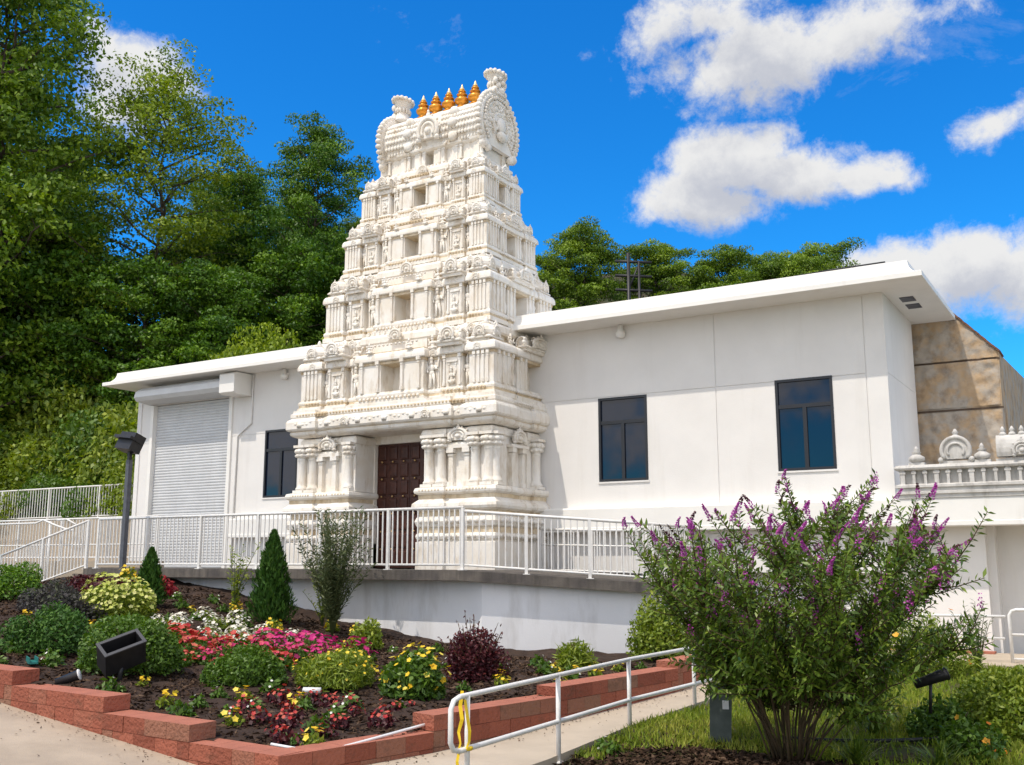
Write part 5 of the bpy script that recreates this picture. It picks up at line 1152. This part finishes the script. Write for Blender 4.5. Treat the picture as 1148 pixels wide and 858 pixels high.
drift(('flowering_plant', 'x', 'flower', 92, .20, .20, .20, 260, .07, .6, leaf_shrub, 30, .06, fl_red), 'low coral red flowering plant in the drift behind the rounded green shrub', 'coral flowers in the middle of the bed', scatter(14, -11.9, -9.3, 8.9, 10.6, 3, .33), 2)
drift(('flowering_plant', 'x', 'flower', 96, .22, .22, .24, 240, .07, .6, leaf_shrub, 36, .07, tinted('magenta_petal', G((.46, .02, .16), (.58, .03, .22), (.62, .06, .18)), .5, .2)), 'low magenta flowering plant in the drift before the willowy shrub', 'magenta flowers in the bed', scatter(9, -10.7, -9.4, 10.7, 11.7, 4, .3), 3)
drift(('flowering_plant', 'x', 'flower', 93, .17, .17, .16, 160, .06, .55, leaf_lime, 46, .05, fl_white), 'low white flowering plant in the row behind the pink flowers', 'white flowers in the bed', scatter(15, -13.4, -11.0, 10.9, 12.4, 5, .3), 4)
drift(('flowering_plant', 'x', 'flower', 94, .12, .12, .10, 110, .06, .6, leaf_burg, 11, .034, fl_red), 'small coral begonia with dark leaves in the mulch behind the low block wall', 'coral begonias in front of the bed', scatter(19, -7.9, -6.35, 7.15, 8.9, 6, .24), 5)
drift(('flowering_plant', 'x', 'flower', 95, .09, .09, .09, 60, .055, .5, leaf_lime, 8, .05, fl_yel), 'tiny yellow flowered seedling dotted over the dark mulch', 'yellow seedlings in the mulch', scatter(6, -9.6, -6.4, 7.2, 8.3, 7, .5)+scatter(9, -6.9, -5.9, 10.2, 13.2, 8, .4)+scatter(9, -15.6, -12.6, 9.6, 12.8, 9, .5), 6)
drift(('flowering_plant', 'x', 'flower', 97, .16, .16, .22, 200, .07, .5, leaf_lime, 26, .06, fl_yel), 'yellow flowering plant along the terrace wall behind the white flowers', 'yellow flowers along the terrace wall', [(-11.0, 13.3), (-11.9, 13.7), (-13.7, 13.2), (-12.0, 12.4), (-14.9, 11.6), (-15.1, 11.3), (-16.9, 13.5), (-17.4, 13.8), (-10.0, 11.9)], 7)
drift(('flowering_plant', 'x', 'flower', 98, .15, .15, .16, 170, .06, .55, leaf_lime, 40, .055, fl_white), 'white flowering plant near the burgundy shrub', 'white flowers near the burgundy shrub', [(-7.9, 10.65), (-7.6, 10.3), (-8.2, 11.0), (-8.5, 11.6), (-7.5, 10.0)], 8)
drift(('seedling', 'x', 'plant', 99, .11, .11, .12, 70, .08, .45, leaf_shrub, 2, .03, fl_white), 'small green seedling growing in the dark mulch', 'green seedlings in the mulch', scatter(16, -9.4, -6.6, 7.1, 8.8, 10, .3)+scatter(14, -8.6, -6.0, 10.0, 13.6, 11, .4)+scatter(26, -15.6, -9.6, 10.0, 13.9, 12, .4)+scatter(10, -13.5, -10.6, 7.2, 8.2, 13, .3), 9)
# airy willowy shrubs
def airy(name, label, x, y, h, spread, ns, per, leaf, aspect, lm, seed):
    t = thing(name, label, 'shrub', at(x, y)); rr = random.Random(seed); mb = MB(); C = []; D = []
    for k in range(ns):
        a = rr.random()*6.28; L = h*rr.uniform(.6, 1.08); sp = spread*rr.uniform(.2, 1)
        pts = [Vector((sp*s**1.6*math.cos(a), sp*s**1.6*math.sin(a), L*s)) for s in (0, .33, .66, 1)]; mb.tube(pts, [.010, .008, .006, .003], 5)
        for s in np.linspace(.18, 1, per):
            j = min(int(s*3), 2); p = pts[j].lerp(pts[j+1], s*3-j); ang = rr.random()*6.28; d = Vector((math.cos(ang), math.sin(ang), rr.uniform(.1, .9))).normalized(); C.append(p+d*leaf*.5); D.append(d)
    mb.build('stems', green_stem, t, fix=False); n = len(C); leaf_mesh('foliage', np.array(C), np.array(D), unit(np.array([0,0,1])+rng.normal(size=(n, 3))*.5), leaf*rng.uniform(.6, 1.25, n), leaf*aspect, lm, rng.random(n), t); return t
airy('shrub', 'tall airy olive green willowy shrub in front of the terrace railing', -11.55, 13.3, 1.95, .72, 64, 90, .115, .22, leaf_olive, 3)
airy('shrub', 'thin sparse young shrub beside the taller cone shaped conifer', -13.75, 13.2, 1.15, .42, 12, 26, .10, .3, leaf_lime, 4)
airy('shrub', 'sparse leggy plant against the terrace wall next to the willowy shrub', -12.3, 13.9, 1.0, .5, 14, 24, .10, .25, leaf_lime, 8)
# mulch: bark chips over the bed and round the purple bush
n = 42000; X = rng.uniform(-19, -5.2, n); Y = rng.uniform(6.95, 14.4, n)
keep = np.array([bed_in(x, y) for x, y in zip(X, Y)]); X, Y = X[keep], Y[keep]; Z = bed_z(X, Y)+.03*np.sin(X*3.1)*np.sin(Y*2.7)+.018*rng.random(len(X))
n2 = 7500; X2 = rng.normal(-3.1, 1.0, n2); Y2 = rng.normal(8.6, .5, n2); k = (X2 > -4.55) & (X2 < -.6); X2, Y2 = X2[k], Y2[k]; Z2 = gz(X2, Y2)+.045+.035*np.sin(X2*2.1+1)*np.sin(Y2*1.7)+.02*rng.random(len(X2))
X, Y, Z = np.concatenate([X, X2]), np.concatenate([Y, Y2]), np.concatenate([Z, Z2]); n = len(X)
tag(leaf_mesh('mulch', np.stack([X, Y, Z], 1), rng.normal(size=(n, 3))*np.array([1,1,.35]), unit(rng.normal(size=(n, 3))*.45+np.array([0,0,1])), rng.uniform(.03, .11, n), rng.uniform(.015, .045, n), mulch_m, np.clip(rng.gamma(2, .23, n), 0, 1)), kind='stuff')

n = 520; u = rng.random(n); lx = np.where(u < .6, rng.uniform(-13, -5.9, n), rng.uniform(-5.8, -4.75, n)); ly = np.where(u < .6, np.interp(lx, [-16.5, -10.35, -6.25], [7.35, 6.80, 6.57]) - rng.exponential(.16, n) - .02, rng.uniform(7.2, 13, n))
lx = np.where(u < .6, lx, np.interp(ly, [a[1] for a in PW], [a[0] for a in PW]) + .02 + rng.exponential(.13, n)); lz = np.where(u < .6, np.minimum(pz(lx, ly), -.9)+.012, gz(lx, ly)+.022)
tag(leaf_mesh('litter', np.stack([lx, ly, lz], 1), rng.normal(size=(n, 3))*np.array([1,1,.2]), unit(rng.normal(size=(n, 3))*.3+np.array([0,0,1])), rng.uniform(.012, .045, n), rng.uniform(.008, .022, n), mulch_m, np.clip(rng.gamma(2, .25, n), 0, 1)), kind='stuff')

# ================================================================== LAWN, HEDGE AND THE PURPLE BUSH
n = 62000; X = rng.uniform(-4.6, 1.5, n); Y = 8.6+7.6*rng.random(n)**1.2; e = np.interp(Y, [p[1] for p in PE], [p[0] for p in PE])
patch = np.sin(X*1.9+2)*np.cos(Y*1.3)+.6*np.sin(X*4.1)*np.sin(Y*3.3); k = (X > e+.16) & (patch+rng.normal(size=n)*.5 > -.8) & (((X+3.0)/1.3)**2+((Y-8.75)/.62)**2 > 1)
X, Y = X[k], Y[k]; n = len(X); hgt = rng.uniform(.05, .12, n); Z = gz(X, Y)+.03+.035*np.sin(X*2.1+1)*np.sin(Y*1.7)+hgt*.45
tag(leaf_mesh('grass', np.stack([X, Y, Z], 1), np.array([0,0,1.0])+rng.normal(size=(n, 3))*.38, unit(rng.normal(size=(n, 3))*np.array([1,1,.1])), hgt, .012, leaf_grass, np.clip(.5+.22*patch[k]+rng.normal(size=n)*.18, 0, 1)), kind='stuff')
def gat(x, y): return (x, y, zc(y)+.02)
shrub('hedge', 'rounded boxwood hedge with bright new growth at the edge of the lawn', 'hedge', 101, .80, .62, .64, 12000, .05, .6, leaf_lime, gat(-.95, 11.2), lump=.12, lumps=22, shell=.72)
shrub('shrub', 'darker green shrub tucked in front of the boxwood hedge', 'shrub', 102, .40, .36, .38, 3200, .055, .55, leaf_shrub, gat(-1.65, 10.8), lump=.25)
flowering('flowering_shrub', 'low rose plant with orange blooms in front of the boxwood hedge', 'shrub', 103, .34, .30, .30, 1300, .06, .6, leaf_shrub, 7, .055, fl_orange, gat(-1.35, 10.0), lump=.3)
flowering('flowering_shrub', 'feathery light green shrub with a few orange blooms by the far handrail', 'shrub', 104, .62, .5, .80, 3600, .10, .22, leaf_lime, 8, .09, fl_orange, gat(-2.55, 15.0), lump=.35)
shrub('shrub', 'loose light green shrub behind the purple flowered bush', 'shrub', 105, .55, .5, .70, 2600, .10, .25, leaf_lime, gat(-3.3, 15.6), lump=.35)
airy('shrub', 'wispy grey green plant beside the feathery shrub', -1.95, 15.3, .95, .4, 14, 26, .09, .2, leaf_olive, 12).location.z = zc(15.3)
def strap(label, x, y, n, L, seed, z=None):
    t = thing('strap_leaf_plant', label, 'plant', gat(x, y) if z is None else (x, y, z)); r_ = random.Random(seed); V = []; T = []
    for k in range(n):
        a = r_.random()*6.28; l = L*r_.uniform(.6, 1.1); o = r_.uniform(.25, .95); w = .011*r_.uniform(.7, 1.2); s_ = Vector((-math.sin(a), math.cos(a), 0))*w; prev = None; tt = r_.random()
        for j in range(6):
            u = j/5; p = Vector((.05*math.cos(a*3)+o*l*u*math.cos(a), .05*math.sin(a*3)+o*l*u*math.sin(a), l*(1.15*u-.75*o*u*u))); q = (p-s_*(1-u*.85), p+s_*(1-u*.85))
            if prev: V += [prev[0], prev[1], q[1], q[0]]; T.append(tt)
            prev = q
    quad_mesh('leaves', np.array([tuple(v) for v in V]), leaf_bush, np.array(T), t); return t
d1 = strap('clump of arching strap leaves with yellow lily blooms under the purple bush', -2.35, 10.75, 130, .62, 5)
flowers(d1, np.array([(-.35, .1, .62), (-.2, .3, .66), (-.45, -.1, .55), (.1, .2, .6)]), .11, fl_yel, seed=4)
strap('low dark clump of arching strap leaves in front of the purple bush stems', -2.2, 9.35, 110, .36, 6); strap('low dark clump of arching strap leaves on the mulch edge by the hedge', -1.55, 9.5, 90, .34, 7)
drift(('seedling', 'x', 'plant', 111, .16, .16, .20, 120, .08, .5, leaf_shrub, 2, .03, fl_white), 'small green weed growing at the mulch edge near the path', 'green weeds by the path', [(-4.35, 8.9)], 21)
for o_ in [o for o in bpy.data.objects if o.get('label', '').startswith('small green weed')]: o_.location.z = zc(8.9)
# the big butterfly bush
bb = thing('butterfly_bush', 'large spreading bush with purple flower spikes and bare lower stems', 'bush', (-2.74, 9.3, zc(9.3)))
bb.scale = (.96, .96, .96)
rr = random.Random(44); mb = MB(); C = []; D = []; tips = []
def leafy(pts, step, size, s0=0.0):
    tot = sum((pts[i+1]-pts[i]).length for i in range(len(pts)-1)); n = max(2, int(tot*(1-s0)/step)); m_ = len(pts)-1
    for k in range(n):
        s = s0+(1-s0)*(k+.5)/n; j = min(int(s*m_), m_-1); p = pts[j].lerp(pts[j+1], s*m_-j); ax = (pts[j+1]-pts[j]).normalized(); a0 = k*1.57+rr.random()*.6
        a = ax.orthogonal().normalized(); b2 = ax.cross(a)
        for h in (0, PI):
            d = (a*math.cos(a0+h)+b2*math.sin(a0+h))*.9+ax*.55+Vector((0,0,-.12)); d.normalize(); sz = size*rr.uniform(.6, 1.25); C.append((p+d*sz*.5, sz)); D.append(d)
NS = 37
for i in range(NS):
    az = i*2.4+rr.uniform(-.3, .3); u = math.sqrt((i+.5)/NS); sp = 1.62*u*rr.uniform(.85, 1.1); hh = (2.38-.62*u**2)*rr.uniform(.90, 1.05)
    if i % 5 == 4: hh *= .66; sp *= .8
    b0 = Vector((.22*math.cos(az)*rr.random(), .22*math.sin(az)*rr.random(), -.03))
    pts = [b0+Vector((sp*s**1.15*math.cos(az+.15*math.sin(s*4+i))+.30*s*s, sp*s**1.15*math.sin(az+.15*math.sin(s*4+i))+.18*s*s, hh*(s**.92))) for s in np.linspace(0, 1, 8)]
    r0 = rr.uniform(.008, .015); mb.tube(pts, [r0*(1-.8*s) for s in np.linspace(0, 1, 8)], 6); leafy(pts, .032, .092, .38); tips.append((pts[-1], (pts[-1]-pts[-2]).normalized(), 1))
    for k in range(24):
        s = rr.uniform(.33, .98); j = min(int(s*7), 6); p = pts[j].lerp(pts[j+1], s*7-j); a = az+rr.gauss(0, .9); el = rr.uniform(.1, 1.1); d = Vector((math.cos(a)*math.cos(el), math.sin(a)*math.cos(el), math.sin(el))); L = rr.uniform(.28, .62)*(1.15-.35*s)
        q = [p, p+d*L*.5, p+d*L+Vector((0,0,.10*L))]; mb.tube(q, [.006, .005, .003], 5); leafy(q, .030, .084, .05)
        if rr.random() < .5 and q[-1].z > 1.05: tips.append((q[-1], (q[-1]-q[-2]).normalized(), .8))
    for k in range(6):       # low side shoots that close the underside of the crown
        s = rr.uniform(.32, .46); j = min(int(s*7), 6); p = pts[j].lerp(pts[j+1], s*7-j); a = az+rr.gauss(0, 1.0); d = Vector((math.cos(a)*.9, math.sin(a)*.9, rr.uniform(-.05, .45))).normalized(); L = rr.uniform(.3, .55); q = [p, p+d*L*.5, p+d*L]; mb.tube(q, [.006, .004, .003], 5); leafy(q, .031, .088, .08)
mb.build('stems', stem_m, bb, fix=False); n = len(C)
leaf_mesh('foliage', np.array([tuple(c) for c, s in C]), np.array([tuple(d) for d in D]), unit(np.array([0,0,1.0])+rng.normal(size=(n, 3))*.55), np.array([s for c, s in C]), np.array([s for c, s in C])*.32, leaf_bush, np.clip(rng.normal(.45, .22, n), 0, 1), bb)
def spike_mesh(seed, kind):
    r_ = np.random.default_rng(seed); k = {'full': 150, 'half': 120, 'bud': 70}[kind]; s = r_.random(k); a = r_.random(k)*2*PI; w = .021*(1-s*.75)*(1 if kind != 'bud' else .45)
    P = np.stack([w*np.cos(a), w*np.sin(a), s], 1); P[:, 0] += .06*s*s; d = np.stack([np.cos(a), np.sin(a), np.full(k, .35)], 1); tint = {'full': .55+.4*r_.random(k), 'half': np.where(s < .55, .6+.35*r_.random(k), .12*r_.random(k)), 'bud': .15*r_.random(k)}[kind]
    o = leaf_mesh('flower_spike', P*np.array([1,1,.2]), d, rand_dirs(k), .021, .015, fl_purple if kind != 'bud' else fl_rust, tint); me = o.data; bpy.data.objects.remove(o); return me
SPK = [spike_mesh(1, 'full'), spike_mesh(2, 'full'), spike_mesh(3, 'half'), spike_mesh(4, 'bud'), spike_mesh(5, 'bud')]
tips = [t for t in tips if t[0].z > .95]; rr.shuffle(tips); tips.sort(key=lambda t: -t[0].z+.5*rr.random()); tips = tips[:99]
extra = []
for _ in range(330):                                    # small blooms scattered through the crown
    c, sz = C[rr.randrange(len(C))]
    if c.z > 1.15: extra.append((c.x+rr.gauss(0, .03), c.y-.02, c.z+.03))
ex = np.array(extra); k_ = 26; EP = np.repeat(ex, k_, 0) + rng.normal(size=(len(ex)*k_, 3))*np.array([.016, .016, .034]); leaf_mesh('small_blossoms', EP, rng.normal(size=EP.shape), rand_dirs(len(EP)), .022, .016, fl_purple, np.clip(np.repeat(rng.uniform(.35, .9, len(ex)), k_)+rng.normal(size=len(EP))*.12, 0, 1), bb)
for p, d, s in tips:
    me = SPK[rr.choice((0, 0, 1, 1, 2, 2, 4))]; o = link('flower_spike', me, bb, p); o.rotation_euler = (d+Vector((0,0,.3))).to_track_quat('Z', 'Y').to_euler(); o.scale = (s*rr.uniform(1.05, 1.5),)*2+(rr.uniform(.6, 1.05)*s,)
